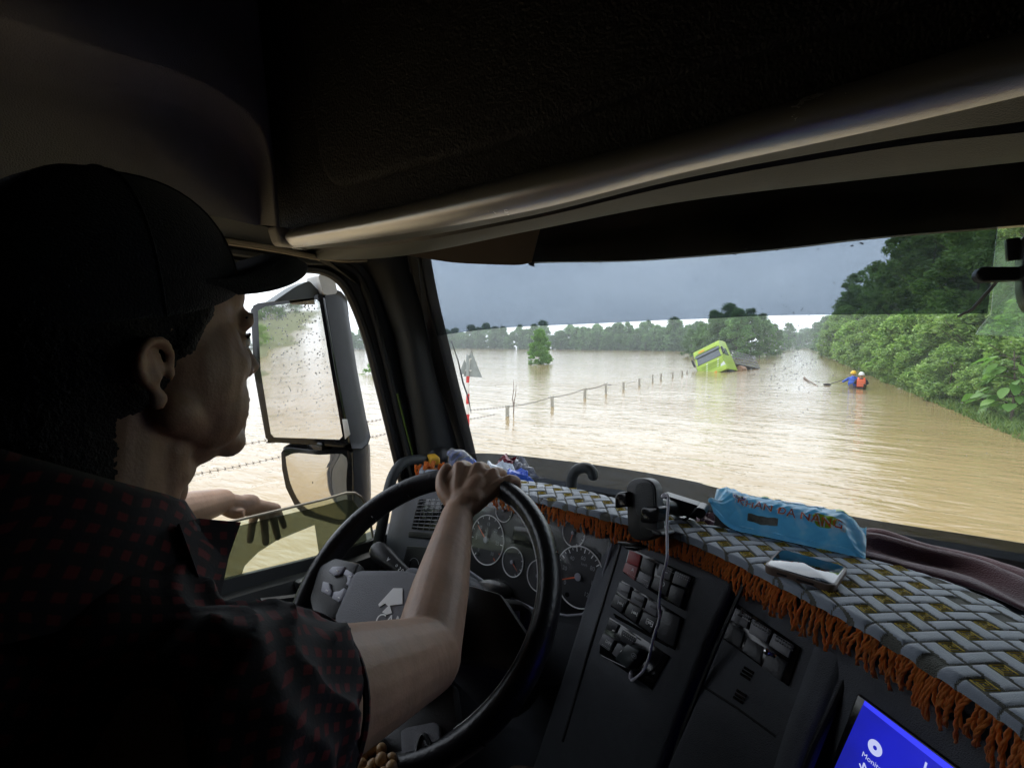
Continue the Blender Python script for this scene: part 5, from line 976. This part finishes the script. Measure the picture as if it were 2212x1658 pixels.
# --- pack of wet wipes
wp = thing('wet_wipes_pack', P(1700, 1150, Z=1.965), 'blue plastic pack of wet wipes lying on the dash mat', 'wipes pack')
wa, wb = P(1543, 1090, Z=1.985), P(1872, 1152, Z=1.985); wx = unit(wb - wa); wl = np.linalg.norm(wb - wa); wy = unit(np.cross(V3(0, 0, 1), wx)); 
def wpt(s, t, side):
    """s along 0..1, t across -1..1, side +1 top -1 bottom"""
    w = .050 * (1 - .10 * math.sin(math.pi * s)); end = max(0, min(1, min(s, 1 - s) / .16)); th = .044 * math.sin(math.pi / 2 * end) ** .8 * max(0, 1 - abs(t) ** 2.6) ** .55
    z = .012 + (th if side > 0 else -min(th, .012) * .9) + .030 * (1 - min(1, s / .25)) * (1 - min(1, s / .25)) + .010 * (1 - end) * math.sin(5 * t + 9 * s)
    wr = .0015 * (math.sin(31 * s + 7 * t) + math.sin(47 * s * (1 + .3 * t) - 11 * t) + .8 * math.sin(83 * s + 19 * t * t)) * (1.5 - end)
    return wa + wx * wl * s + wy * (w * t) + V3(0, 0, z + wr * (side > 0) - .028)
mb = MB(); S = np.linspace(0, 1, 90); T = np.linspace(-1, 1, 36)
mb.grid([[wpt(s, t, 1) for t in T] for s in S]); mb.grid([[wpt(s, t, -1) for t in T[::-1]] for s in S])
wm = bpy.data.materials.new('blue_pack_print'); wm.use_nodes = True
def _wm():
    nt = wm.node_tree; b = nt.nodes['Principled BSDF']; N = nt.nodes.new; L = nt.links.new; b.inputs['Roughness'].default_value = .22; b.inputs['Coat Weight'].default_value = .3
    tc = N('ShaderNodeTexCoord'); n = N('ShaderNodeTexNoise'); n.inputs['Scale'].default_value = 13; n.inputs['Detail'].default_value = 2.5; n.inputs['Distortion'].default_value = 1.2; L(tc.outputs['Object'], n.inputs[0])
    cr = N('ShaderNodeValToRGB'); e = cr.color_ramp.elements; e[0].position = .36; e[0].color = (.05, .42, .72, 1); e[1].position = .62; e[1].color = (.66, .82, .90, 1); k = e.new(.5); k.color = (.14, .58, .84, 1)
    L(n.outputs['Fac'], cr.inputs[0]); L(cr.outputs[0], b.inputs['Base Color'])
    n2 = N('ShaderNodeTexNoise'); n2.inputs['Scale'].default_value = 60; n2.inputs['Detail'].default_value = 3; n2.inputs['Distortion'].default_value = .8; L(tc.outputs['Object'], n2.inputs[0]); bp = N('ShaderNodeBump'); bp.inputs['Strength'].default_value = .4; bp.inputs['Distance'].default_value = .005; L(n2.outputs['Fac'], bp.inputs['Height']); L(bp.outputs[0], b.inputs['Normal'])
_wm(); _tr(wm, (.45, .78, .95), .45); part('pack', mb, [wm], wp, sharp=0)
def on_pack(s, t, o=.0012): return wpt(s, t, 1) + V3(0, -.3, 1) * o
M['pgreen'] = mat('green_print', (.30, .50, .03), .35); M['pblue'] = mat('dark_blue_print', (.02, .06, .30), .35); M['pwhite'] = mat('white_pack_print', (.75, .78, .80), .35); M['pred'] = mat('red_orange_print', (.72, .13, .03), .4)
def blob(s0, t0, rs, rt, m, nm, n=28, wob=.15, o=.0014): mb = MB(); mb.grid([[on_pack(s0 + rs * f * math.cos(a) * (1 + wob * math.sin(3 * a + s0 * 9)), t0 + rt * f * math.sin(a) * (1 + wob * math.cos(2 * a)), o) for a in np.linspace(0, 2 * math.pi, n)] for f in (.02, .35, .7, 1)]); return part(nm, mb, [m], wp)
blob(.76, -.66, .075, .22, M['pgreen'], 'printed_leaf'); blob(.40, .35, .09, .12, M['pgreen'], 'printed_leaf'); blob(.86, .1, .05, .16, M['pgreen'], 'printed_leaf'); blob(.60, .30, .16, .20, M['pwhite'], 'printed_cloud', o=.0012); blob(.20, -.35, .05, .20, M['pwhite'], 'printed_badge', wob=0); blob(.20, -.35, .042, .17, M['pblue'], 'printed_badge', wob=0, o=.0018)
mb = MB()
for (a0, b0_, a1, b1) in ((.172, -.35, .228, -.35), (.20, -.46, .20, -.24)): mb.tube([on_pack(a0 + (a1 - a0) * k / 6, b0_ + (b1 - b0_) * k / 6, .0028) for k in range(7)], .0026, 5)
part('printed_cross', mb, [M['pwhite']], wp)
mb = MB(); mb.grid([[on_pack(s, t, .0013) for s in np.linspace(.28, .48, 10)] for t in np.linspace(-.97, -.86, 6)]); part('printed_photo', mb, [mat('print_photo', (.22, .22, .20), .35, var=.5, vscale=60)], wp)
for k, (m, dy, oo) in enumerate(((M['pwhite'], .0, .0020), (M['pred'], .0, .0026))):
    mb = MB(); sc_l = 1.0
    text_mb(mb, 'KH\u0102N \u0110A N\u0102NG', .021, lambda x, y: on_pack(.53 + x * (1.06 if k == 0 else 1.0) / wl * 1.0, -.66 + y * (1.22 if k == 0 else 1) / .062 - .25 * (x / wl), oo)); part('pack_lettering', mb, [m], wp)
# --- smartphone lying on the mat
q = [P(u, v, Z=1.970) for u, v in ((1632, 1213), (1706, 1189), (1856, 1230), (1776, 1258))]; ctr = np.mean(q, 0); sx = unit(q[2] - q[1]); sy = unit(q[1] - q[0]); sy = unit(sy - sx * (sy @ sx)); lx, ly = np.linalg.norm(q[2] - q[1]), np.linalg.norm(q[1] - q[0])
def rr(w, h, r, n=7): return [(cx + r * math.cos(R_(a + 90 * k / (n - 1))), cy + r * math.sin(R_(a + 90 * k / (n - 1)))) for cx, cy, a in ((w / 2 - r, h / 2 - r, 0), (-w / 2 + r, h / 2 - r, 90), (-w / 2 + r, -h / 2 + r, 180), (w / 2 - r, -h / 2 + r, 270)) for k in range(n)]
def php(x, y, z): return ctr + sx * x + sy * y + V3(0, 0, z)
sp_ = thing('smartphone', ctr - V3(0, 0, .012), 'smartphone in brownish case lying face up on the mat', 'phone'); M['case'] = mat('brown_phone_case', (.13, .09, .07), .35, var=.1); M['pscr'] = mat('phone_screen', (.004, .005, .007), .03, coat=.6)
mb = MB(); slab(mb, [php(x, y, -.012) for x, y in rr(lx, ly, .012)], V3(0, 0, 1), .0115, .003, seg=3); part('case', mb, [M['case']], sp_)
mb = MB(); slab(mb, [php(x, y, -.001) for x, y in rr(lx - .006, ly - .006, .010)], V3(0, 0, 1), .0012, .0005); part('screen_glass', mb, [M['pscr']], sp_)
mb = MB(); mb.box(php(-.02, -ly / 2 - .0004, -.006), (.014, .002, .003), np.array([sx, sy, V3(0, 0, 1)]).T, bev=.001); mb.box(php(.01, -ly / 2 - .0004, -.006), (.022, .002, .003), np.array([sx, sy, V3(0, 0, 1)]).T, bev=.001); part('side_button', mb, [M['black']], sp_)
# --- maroon cloth behind the mat
M['maroon'] = mat('maroon_cloth', (.085, .022, .034), .75, bump=.4, bscale=500, sheen=.4, var=.15)
mb = MB(); rows = []
cu = [(1840, 1150, 1205), (1900, 1150, 1215), (1990, 1180, 1240), (2100, 1205, 1270), (2212, 1240, 1320), (2330, 1280, 1370), (2480, 1330, 1440)]
lo_ = cr_spline([P(u, b, Z=1.945) for u, t, b in cu], 50); hi_ = cr_spline([P(u, t, Y=1.22) for u, t, b in cu], 50)
for k in range(26):
    t = k / 25; rows.append([lo_[i] * (1 - t) + hi_[i] * t + V3(0, -.012, .016) * math.sin(9.5 * t * math.pi * .55 + .05 * i + .6 * math.sin(i * .21)) * (.4 + .6 * math.sin(math.pi * t)) + V3(0, 0, .015 * math.sin(math.pi * t)) for i in range(50)])
mb.grid(rows, thick=(0, .004, -.006)); solo('maroon_cloth', mb, [M['maroon']], 'folded maroon cloth bunched behind the dash mat at right', 'cloth', sharp=0)
crumple('maroon_rag', [(1496, 1135), (1545, 1150), (1535, 1112), (1500, 1108)], [1.02, 1.0, 1.06, 1.06], M['maroon'], 'small maroon rag between phone holder and wipes pack', 8, .012, ms=[M['maroon']])['category'] = 'rag'
bpy.data.objects['maroon_rag'].pop('group', None)
# --- dark camera unit on the windscreen and clear sticker
dc = thing('dash_camera', P(2200, 610, Y=1.2), 'black camera unit on a bracket high on the windscreen at right', 'camera')
mb = MB(); slab(mb, [P(u, v, Y=1.19) for u, v in ((2190, 520), (2300, 505), (2330, 600), (2330, 700), (2240, 690), (2205, 676), (2192, 640), (2192, 560))], V3(0, -1, .2), .04, .012, seg=4); part('camera_body', mb, [M['black']], dc)
mb = MB(); slab(mb, [P(u, v, Y=1.20) for u, v in ((2098, 592), (2108, 580), (2200, 580), (2200, 608), (2110, 612), (2098, 604))], V3(0, -1, 0), .03, .006, seg=3); part('bracket_arm', mb, [M['rubber']], dc)
mb = MB(); slab(mb, [on_ws(u, v, -.012) for u, v in ((2168, 518), (2200, 514), (2204, 560), (2172, 566))], V3(0, -1, 0), .012, .003); part('suction_mount', mb, [M['black']], dc)
M['sticker'] = clear('clear_sticker_film', (.72, .84, .70), .06, .08, dirt=.25, dirt_col=(.8, .9, .78)); mb = MB()
mb.grid([[on_ws(a[0] + (b[0] - a[0]) * s + 3 * math.sin(9 * s + k), a[1] + (b[1] - a[1]) * s, -.008) for s in np.linspace(0, 1, 12)] for k, (a, b) in enumerate((((2150, 518), (2330, 500)), ((2146, 590), (2330, 580)), ((2138, 680), (2330, 672)), ((2116, 706), (2330, 712)), ((2110, 722), (2330, 735))))], thick=(0, .0008, 0)); solo('clear_sticker', mb, [M['sticker']], 'crumpled see-through plastic sticker on the windscreen behind the camera', 'sticker')
mb = MB(); mb.tube([on_ws(u, v, -.012) for u, v in ((2068, 684), (2100, 668), (2125, 640), (2150, 612), (2162, 590))], [.002, .003, .003, .0028, .002], 6); solo('tape_strip', mb, [M['offwhite']], 'thin pale strip of tape stuck across the dark sun strip at right', 'tape')
# ================================================================ THE DRIVER
dv = thing('person', (-.5, .1, 1.0), 'driver in dark cap and red checked shirt with one hand on the steering wheel', 'person')
O = V3(-.50, .1915, 2.280)                     # middle of the head between the ears
yawh = R_(0)
def hd(x, y, z): return O + V3(x, y, z)
sk = MB()
def cap_(a, b, ra, rb, n=5, seg=16):
    a, b = np.array(a, float), np.array(b, float); d = unit(b - a); pts = [a - d * ra * .98, a - d * ra * .8, a - d * ra * .45]; rs = [ra * .2, ra * .6, ra * .89]
    for k in range(n): t = k / (n - 1); pts.append(a * (1 - t) + b * t); rs.append(ra * (1 - t) + rb * t)
    pts += [b + d * rb * .45, b + d * rb * .8, b + d * rb * .98]; rs += [rb * .89, rb * .6, rb * .2]
    return pts, rs
def limb(mb, a, b, ra, rb, seg=16): p, r = cap_(a, b, ra, rb); mb.tube(p, r, seg)
# head
sk.ball(hd(0, -.006, .045), (.076, .094, .088), nu=28, nv=18)
sk.ball(hd(0, .040, -.018), (.061, .052, .080), nu=24, nv=16)
limb(sk, hd(.056, .006, -.035), hd(.014, .072, -.076), .019, .017); limb(sk, hd(-.056, .006, -.035), hd(-.014, .072, -.076), .019, .017)
sk.ball(hd(0, .078, -.074), (.021, .017, .017)); sk.ball(hd(0, .04, -.066), (.045, .045, .02))
limb(sk, hd(-.036, .080, .043), hd(.036, .080, .043), .0105, .0105); sk.ball(hd(0, .062, .07), (.055, .03, .04))
limb(sk, hd(0, .091, .028), hd(0, .101, .000), .0085, .0115); sk.ball(hd(0, .105, -.003), (.0115, .011, .0095)); sk.ball(hd(.011, .095, -.008), (.0075, .009, .007)); sk.ball(hd(-.011, .095, -.008), (.0075, .009, .007))
sk.ball(hd(0, .083, -.026), (.022, .015, .018)); sk.ball(hd(0, .083, -.062), (.020, .0135, .013))
limb(sk, hd(-.017, .086, -.0385), hd(.017, .086, -.0385), .0062, .0062); limb(sk, hd(-.006, .094, -.038), hd(.006, .094, -.038), .0075, .0075); limb(sk, hd(-.015, .085, -.0515), hd(.015, .085, -.0515), .0068, .0068); limb(sk, hd(-.006, .092, -.052), hd(.006, .092, -.052), .0075, .0075)
for s in (-1, 1):
    sk.ball(hd(.038 * s, .058, .002), (.026, .024, .026)); sk.ball(hd(.036 * s, .045, -.034), (.028, .036, .044)); sk.ball(hd(.044 * s, .028, .0), (.028, .048, .062)); sk.ball(hd(.031 * s, .0735, .0235), (.0135, .0125, .0105)); pass
    # ear: helix, lobe, bowl
    ex = .0745 * s; ear = [V3(ex, -.014, 0) + (q - hd(ex, -.008, .0)) * .80 + O for q in [hd(ex, .006, .000), hd(ex + .004 * s, .006, .016), hd(ex + .012 * s, -.004, .028), hd(ex + .018 * s, -.018, .026), hd(ex + .020 * s, -.027, .012), hd(ex + .016 * s, -.024, -.004), hd(ex + .010 * s, -.013, -.018), hd(ex + .004 * s, -.003, -.028)]]
    sk.tube(cr_spline(ear, 26), .0037, 8); sk.ball(hd(ex + .005 * s, -.020, .004), (.0028, .013, .018)); sk.ball(hd(ex + .005 * s, -.014, -.022), (.0050, .007, .009)); sk.ball(hd(ex + .003 * s, -.004, -.003), (.005, .004, .006))
    limb(sk, hd(ex + .008 * s, -.022, .014), hd(ex + .009 * s, -.016, -.006), .0042, .0042, 8)
# neck and torso core
limb(sk, hd(0, -.022, -.03), hd(-.005, -.052, -.17), .058, .064, 20); limb(sk, hd(.03, .01, -.07), hd(.012, -.005, -.165), .020, .018); limb(sk, hd(-.03, .01, -.07), hd(-.012, -.005, -.165), .020, .018); sk.ball(hd(0, .022, -.115), (.016, .018, .022)); sk.ball(hd(0, .006, -.092), (.046, .038, .030))
S_r, S_l = V3(-.335, .155, 2.030), V3(-.69, .13, 2.06)
limb(sk, S_l + V3(.03, 0, 0), S_r + V3(-.03, 0, 0), .06, .06); sk.ball(V3(-.51, .08, 1.90), (.17, .105, .20), nu=24, nv=16); sk.ball(V3(-.51, .06, 1.66), (.16, .11, .2), nu=24, nv=16)
for (hx, kx, ky, kz) in ((-.42, -.335, .60, 1.555), (-.60, -.70, .60, 1.57)): limb(sk, V3(hx, .12, 1.54), V3(kx, ky, kz), .088, .066, 18); limb(sk, V3(kx, ky, kz), V3(kx, ky + .12, 1.2), .060, .045, 16)
# right arm up to the top of the wheel
E_r = P(918, 1418, d=.615); W_r = P(988, 1112, d=.868)
limb(sk, S_r, E_r, .067, .047, 20); limb(sk, E_r, E_r * .62 + W_r * .38, .046, .043, 20); limb(sk, E_r * .62 + W_r * .38, W_r, .043, .0285, 20); sk.ball(E_r + V3(.0, .012, -.018), (.036, .036, .034))
# left arm over the door glass
E_l = V3(-.985, .36, 1.985); W_l = P(478, 1082, X=-1.10)
limb(sk, S_l, E_l, .055, .045, 18); limb(sk, E_l, E_l * .5 + W_l * .5, .045, .040, 18); limb(sk, E_l * .5 + W_l * .5, W_l, .040, .028, 18)
# right hand: palm, four knuckled fingers over the rim, thumb along the side
def pd(u, v, d): return P(u, v, d=d)
dW = .868
K = [pd(993, 1010, .930), pd(1032, 1012, .928), pd(1064, 1024, .922), pd(1088, 1042, .912)]       # knuckles: index, middle, ring, little
for k, r in zip(K, (.0145, .0145, .0138, .0125)): limb(sk, W_r * .85 + k * .15, k, .020, r, 12)
for ka, kb_ in zip(K[:-1], K[1:]): limb(sk, W_r * .85 + (ka + kb_) * .075, (ka + kb_) / 2 * .94 + W_r * .06, .019, .0118, 12)
limb(sk, K[0] * .75 + W_r * .25, K[3] * .75 + W_r * .25, .016, .014, 12)
sk.ball((W_r + K[1]) / 2 + V3(0, 0, -.004), (.040, .036, .018)); limb(sk, W_r, (K[1] + K[2]) / 2 * .7 + W_r * .3, .027, .022)
rimp = lambda a: HC + RR * (HA * math.cos(a) + HB * math.sin(a))
for i, (k, a, L1, L2, L3, r) in enumerate(zip(K, (R_(97), R_(88), R_(79), R_(71)), (.042, .045, .041, .033), (.026, .029, .027, .021), (.020, .021, .020, .017), (.0106, .0106, .0100, .0090))):
    c = rimp(a); ra = unit(c - HC)
    # wrap: from the knuckle over the far side of the rim
    fw = unit(k - W_r); p1 = k * .35 + (c + HN * .012 + ra * .026) * .65; p2 = c + ra * .029 - HN * .006; p3 = c + ra * .017 - HN * .026
    pts = cr_spline([k, p1, p2, p3], 12); sk.tube(pts, np.linspace(r * 1.12, r * .86, 12), 12); sk.ball(p3, r * .86, nu=10, nv=8); sk.ball(k + HN * .001, r * 1.2, nu=10, nv=8); sk.ball(p1, r * 1.08, nu=10, nv=8); limb(sk, k + HN * .0125, W_r * .7 + k * .3 + HN * .0165, .0036, .0026, 8)
T0, T1, T2, T3 = W_r * .72 + K[0] * .28 + V3(-.013, 0, 0), pd(958, 1054, .905), pd(957, 1029, .92), pd(965, 1011, .935)
limb(sk, T1, K[0], .012, .010, 12)
sk.tube(cr_spline([T0, T1, T2, T3], 12), [.019, .0185, .0175, .0165, .015, .014, .0135, .013, .0125, .012, .0115, .0105], 12); sk.ball(T3, .0108, nu=10, nv=8)
# left hand: back of the hand on the glass edge, fingers hanging outside
kx = -1.105; kn = [P(552, 1106, X=kx), P(568, 1101, X=kx), P(583, 1097, X=kx), P(595, 1098, X=kx)]
tips = [P(540, 1166, X=kx - .01), P(574, 1171, X=kx - .01), P(600, 1160, X=kx - .01), P(614, 1136, X=kx - .015)]
for k, t, r in zip(kn, tips, (.0098, .0100, .0098, .0088)):
    limb(sk, W_l, k, .022, .0135, 12); m = k * .5 + t * .5 + V3(-.010, .006, .004); sk.tube(cr_spline([k, m, t], 10), np.linspace(r * 1.15, r * .85, 10), 10); sk.ball(t, r * .86, nu=10, nv=8); sk.ball(k, r * 1.35, nu=10, nv=8)
sk.ball((W_l + kn[1]) / 2, (.022, .042, .026)); sk.tube(cr_spline([W_l + V3(.006, .0, -.012), P(505, 1108, X=-1.085), P(528, 1107, X=-1.07)], 8), np.linspace(.016, .0105, 8), 10)
def rough_skin(a, n):
    d = .0012 * np.sin(a[:, 0] * 61 + 13 * np.sin(a[:, 1] * 37)) * np.sin(a[:, 2] * 53 + 3); return a + n * d[:, None] * .1
body = fused(sk, 'body', [M['skin']], dv, .0026, 5, deform=rough_skin)
# finger nails of the visible thumb
# hair: short cap of hair from the temple to the nape
hr = MB(); hr.ball(hd(0, -.030, .030), (.0800, .082, .094), nu=36, nv=24); hr.ball(hd(0, -.055, -.015), (.062, .048, .050), nu=22, nv=14); limb(hr, hd(0, -.052, -.02), hd(0, -.056, -.10), .060, .0615, 18); limb(hr, hd(.0695, .026, .055), hd(.0705, .010, .018), .0095, .0085); hr.ball(hd(.067, .004, .050), (.0125, .034, .024)); hr.ball(hd(-.067, .004, .050), (.0125, .034, .024)); limb(hr, hd(-.0695, .026, .055), hd(-.0705, .010, .018), .0095, .0085)
def trim(a, n): return a + n * rng.normal(0, .0005, len(a))[:, None]
hair = fused(hr, 'hair', [M['hair']], dv, .0024, 5, deform=trim)
# eye and brow
M['eye'] = mat('eye_white', (.45, .42, .40), .2)
for s in (-1, 1): mb = MB(); mb.ball(hd(.031 * s, .0775, .0225), (.0112, .0108, .0098), nu=14, nv=10); part('eye', mb, [M['eye']], dv)
mb = MB()
for s in (-1, 1): mb.tube(cr_spline([hd(.014 * s, .0925, .043), hd(.03 * s, .0915, .0485), hd(.046 * s, .078, .045)], 8), [.002, .0032, .0034, .0034, .003, .0028, .002, .001], 6); mb.tube(cr_spline([hd(.020 * s, .0885, .0265), hd(.031 * s, .0895, .030), hd(.042 * s, .081, .0265)], 8), .0014, 5)
part('brow', mb, [M['hair']], dv)
# cap
cp_ = MB(); n, m = 40, 16; rows = []
def dome(a, t, o=0.):
    # a azimuth (0 = front), t 0 rim .. 1 button
    b = t * math.pi / 2; rx, ry, rz = .0865 + o, (.094 if math.cos(a) > 0 else .104) + o, .104 + o; z0 = .058 + .020 * max(0, math.cos(a)) ** 2 * (1 - t); tz = math.sin(b) ** .9; tr = math.cos(b) ** .80
    return hd(rx * tr * math.sin(a), -.008 + ry * tr * math.cos(a) - .006 * tz, z0 + rz * tz - .034 * (1 - t) * (1 - math.cos(a)) / 2)
rows = [[dome(a, t, -.003) for a in np.linspace(0, 2 * math.pi, 61)] for t in (0, .3, .6, .9)][::-1] + [[dome(a, t) + V3(0, 0, 1) * .0012 * math.cos(3 * a) * t for a in np.linspace(0, 2 * math.pi, 61)] for t in np.linspace(0, 1, 22)]
cp_.grid(rows); cp_.ball(dome(0, 1) + V3(0, 0, .001), (.007, .007, .0035)); cpo = part('cap', cp_, [M['cap']], dv, sharp=0)
br = MB(); rows = []
for k in range(9):
    f = k / 8; row = []
    for a in np.linspace(-1.22, 1.22, 33):
        b0 = hd(.084 * math.sin(a), -.008 + .093 * math.cos(a), .068 + .018 * max(0, math.cos(a)) ** 2); ln = .082 * max(0, math.cos(a * 1.22)) ** .45; row.append(b0 + V3(math.sin(a) * .10 * ln, ln, 0) * f + V3(0, 0, .030 * math.sin(f * 2.2) * math.cos(a) ** 2 - .012 * f * math.sin(a) ** 2))
    rows.append(row)
br.grid(rows, thick=(0, 0, .0035)); part('brim', br, [M['cap']], cpo, sharp=50)
sm = MB()
for k in range(6): a = k * math.pi / 3 + math.pi / 6; sm.tube([dome(a, t, .0006) for t in np.linspace(0, .98, 16)], .0009, 5)
part('cap_seam', sm, [M['cap']], cpo)
# shirt
pm = bpy.data.materials.new('dark_red_check'); pm.use_nodes = True
def _plaid():
    nt = pm.node_tree; b = nt.nodes['Principled BSDF']; N = nt.nodes.new; L = nt.links.new; b.inputs['Roughness'].default_value = .85; b.inputs['Sheen Weight'].default_value = .06; b.inputs['Sheen Roughness'].default_value = .5
    tc = N('ShaderNodeTexCoord'); mp = N('ShaderNodeMapping'); mp.inputs['Rotation'].default_value = (.5, .35, .4); L(tc.outputs['Object'], mp.inputs[0]); nz = N('ShaderNodeTexNoise'); nz.inputs['Scale'].default_value = 8; L(mp.outputs[0], nz.inputs[0]); ad = N('ShaderNodeMixRGB'); ad.blend_type = 'ADD'; ad.inputs[0].default_value = .05; L(mp.outputs[0], ad.inputs[1]); L(nz.outputs['Color'], ad.inputs[2])
    sp = N('ShaderNodeSeparateXYZ'); L(ad.outputs[0], sp.inputs[0])
    def wave(o, f, th):
        a = N('ShaderNodeMath'); a.operation = 'MULTIPLY'; a.inputs[1].default_value = f; L(o, a.inputs[0]); s = N('ShaderNodeMath'); s.operation = 'SINE'; L(a.outputs[0], s.inputs[0]); m = N('ShaderNodeMapRange'); m.inputs[1].default_value = th - .25; m.inputs[2].default_value = th + .25; L(s.outputs[0], m.inputs[0]); return m.outputs[0]
    x, y = wave(sp.outputs['Y'], 480, .1), wave(sp.outputs['Z'], 480, .1)
    mu = N('ShaderNodeMath'); mu.operation = 'MULTIPLY'; L(x, mu.inputs[0]); L(y, mu.inputs[1]); sm_ = N('ShaderNodeMath'); sm_.operation = 'ADD'; L(x, sm_.inputs[0]); L(y, sm_.inputs[1])
    m1 = N('ShaderNodeMixRGB'); m1.inputs[1].default_value = (.003, .0035, .008, 1); m1.inputs[2].default_value = (.014, .004, .006, 1); mh = N('ShaderNodeMath'); mh.operation = 'MULTIPLY'; mh.inputs[1].default_value = .5; L(sm_.outputs[0], mh.inputs[0]); L(mh.outputs[0], m1.inputs[0])
    m2 = N('ShaderNodeMixRGB'); m2.inputs[2].default_value = (.115, .008, .011, 1); L(mu.outputs[0], m2.inputs[0]); L(m1.outputs[0], m2.inputs[1]); L(m2.outputs[0], b.inputs['Base Color'])
    n = N('ShaderNodeTexNoise'); n.inputs['Scale'].default_value = 350; L(tc.outputs['Object'], n.inputs[0]); bp = N('ShaderNodeBump'); bp.inputs['Strength'].default_value = .15; bp.inputs['Distance'].default_value = .002; L(n.outputs['Fac'], bp.inputs['Height']); L(bp.outputs[0], b.inputs['Normal'])
_plaid()
sh = MB(); sh.ball(V3(-.51, .075, 1.90), (.205, .135, .23), nu=28, nv=18); sh.ball(V3(-.51, .05, 1.66), (.20, .15, .24), nu=28, nv=18)
limb(sh, S_l + V3(.02, 0, -.01), S_r + V3(-.02, 0, -.01), .076, .076, 20); limb(sh, hd(-.03, -.045, -.16), S_r + V3(-.05, -.0, .01), .062, .070, 18); limb(sh, hd(.02, -.045, -.16), S_l + V3(.05, 0, .01), .062, .07, 18)
ce = P(738, 1474, d=.462); dirr = unit(E_r - S_r); cf_ = S_r + dirr * .082
p_ = [S_r - dirr * .05, S_r - dirr * .02, S_r + dirr * .02, S_r + dirr * .055, cf_]; sh.tube(p_, [.055, .086, .086, .080, .073], 22)
dl = unit(E_l - S_l); sh.tube([S_l - dl * .05, S_l - dl * .02, S_l + dl * .08, S_l + dl * .22], [.05, .075, .074, .070], 20)
sh.ball(V3(-.47, .165, 1.92), (.15, .10, .16), nu=24, nv=16)
def wrinkle(a, n):
    x, y, z = a.T; s = np.clip(((a - S_r) @ dirr) / .2, -.5, 1.0); w = np.clip(1 - np.abs(s - .35) * 1.4, 0.15, 1)
    sh_ = lambda q: 1 - 1.7 * np.abs(np.sin(q / 2)) ** .8
    d = .0062 * w * (sh_(((a - S_r) @ dirr) * 150 + 3.5 * np.sin(z * 46) + 2 * np.sin(x * 60)) + .6 * sh_(z * 95 - y * 60 + 4 * np.sin(x * 31))) + .003 * np.sin(x * 38 + z * 22) * np.sin(y * 33)
    return a + n * d[:, None]
shirt = fused(sh, 'shirt', [pm], dv, .005, 6, deform=wrinkle)
# collar: standing band folded over, open at the front with a pointed tip
col = MB(); rows = []; nb = V3(-.505, .138, 2.118)
def ring(r0, r1, z, dz, y0=0):
    out = []
    for k in range(49):
        a = R_(20) + R_(320) * k / 48; out.append(nb + V3(r0 * math.sin(a), y0 + r1 * math.cos(a), z + dz * (1 - math.cos(a)) / 2))
    return out
rows = [ring(.074, .080, .004, .092), ring(.070, .076, .030, .096), ring(.072, .078, .042, .094), ring(.080, .086, .036, .085), ring(.094, .102, .000, .028), ring(.100, .110, -.016, .016)]
col.grid(rows, thick=None); co = part('collar', col, [pm], shirt, sharp=0)
sol = co.modifiers.new('t', 'SOLIDIFY'); sol.thickness = .003
tp_ = MB(); q0 = nb + V3(.034, .088, .036); tp_.prism([nb + V3(.078, .05, .035), nb + V3(.030, .088, .018), P(516, 1132, X=-.455), P(490, 1205, X=-.44), nb + V3(.105, .06, -.045)], V3(.004, .0, .003)); part('collar_point', tp_, [pm], shirt)
cu_ = MB(); ax1 = unit(np.cross(dirr, V3(0, 0, 1))); ax2 = np.cross(dirr, ax1)
cu_.tube([cf_ + .074 * (ax1 * math.cos(t) + ax2 * math.sin(t)) for t in np.linspace(0, 2 * math.pi, 41)[:-1]], .003, 6, closed=True); part('cuff', cu_, [pm], shirt)
# wooden prayer beads on the lap
M['bead'] = mat('polished_wood_bead', (.36, .22, .10), .3, var=.25, vscale=40)
bd = thing('prayer_beads', P(815, 1630, d=.74), 'bunch of round wooden prayer beads lying on the lower part of the steering wheel', 'beads')
for (x, y, dd) in ((675, 1460, .735), (672, 1520, .73), (745, 1520, .735), (612, 1565, .725), (600, 1635, .72), (682, 1635, .72), (745, 1590, .715), (820, 1592, .725), (820, 1650, .715), (640, 1700, .715), (760, 1700, .71), (850, 1710, .72), (560, 1700, .72)):
    u, v = 605 + x * .2931, 1172 + y * .2931; mb = MB(); mb.ball(hp(u, v, .022 + (.73 - dd)), .0078, nu=18, nv=12); part('bead', mb, [M['bead']], bd)

M['khaki'] = mat('brown_trousers', (.13, .095, .07), .8, bump=.3, bscale=500, var=.15)
tr_ = MB()
for (hx, kx, ky, kz) in ((-.42, -.335, .60, 1.555), (-.60, -.70, .60, 1.57)): limb(tr_, V3(hx, .10, 1.54), V3(kx, ky, kz), .104, .076, 18); limb(tr_, V3(kx, ky, kz), V3(kx, ky + .12, 1.2), .07, .06, 16)
tr_.ball(V3(-.51, .08, 1.55), (.19, .16, .13), nu=22, nv=14); fused(tr_, 'trousers', [M['khaki']], dv, .006, 6)
# ================================================================ damp air over the flood
hz = bpy.data.materials.new('rain_haze'); hz.use_nodes = True; nt = hz.node_tree; nt.nodes.remove(nt.nodes['Principled BSDF'])
pv = nt.nodes.new('ShaderNodeVolumePrincipled'); pv.inputs['Color'].default_value = (.93, .96, 1, 1); pv.inputs['Density'].default_value = HAZE; pv.inputs['Anisotropy'].default_value = .2
nt.links.new(pv.outputs[0], nt.nodes['Material Output'].inputs['Volume'])
mb = MB(); mb.box((0, 120, 8), (900, 700, 20)); solo('haze', mb, [hz], 'pale damp haze hanging over the flooded fields', 'haze', kind='stuff', sharp=0)
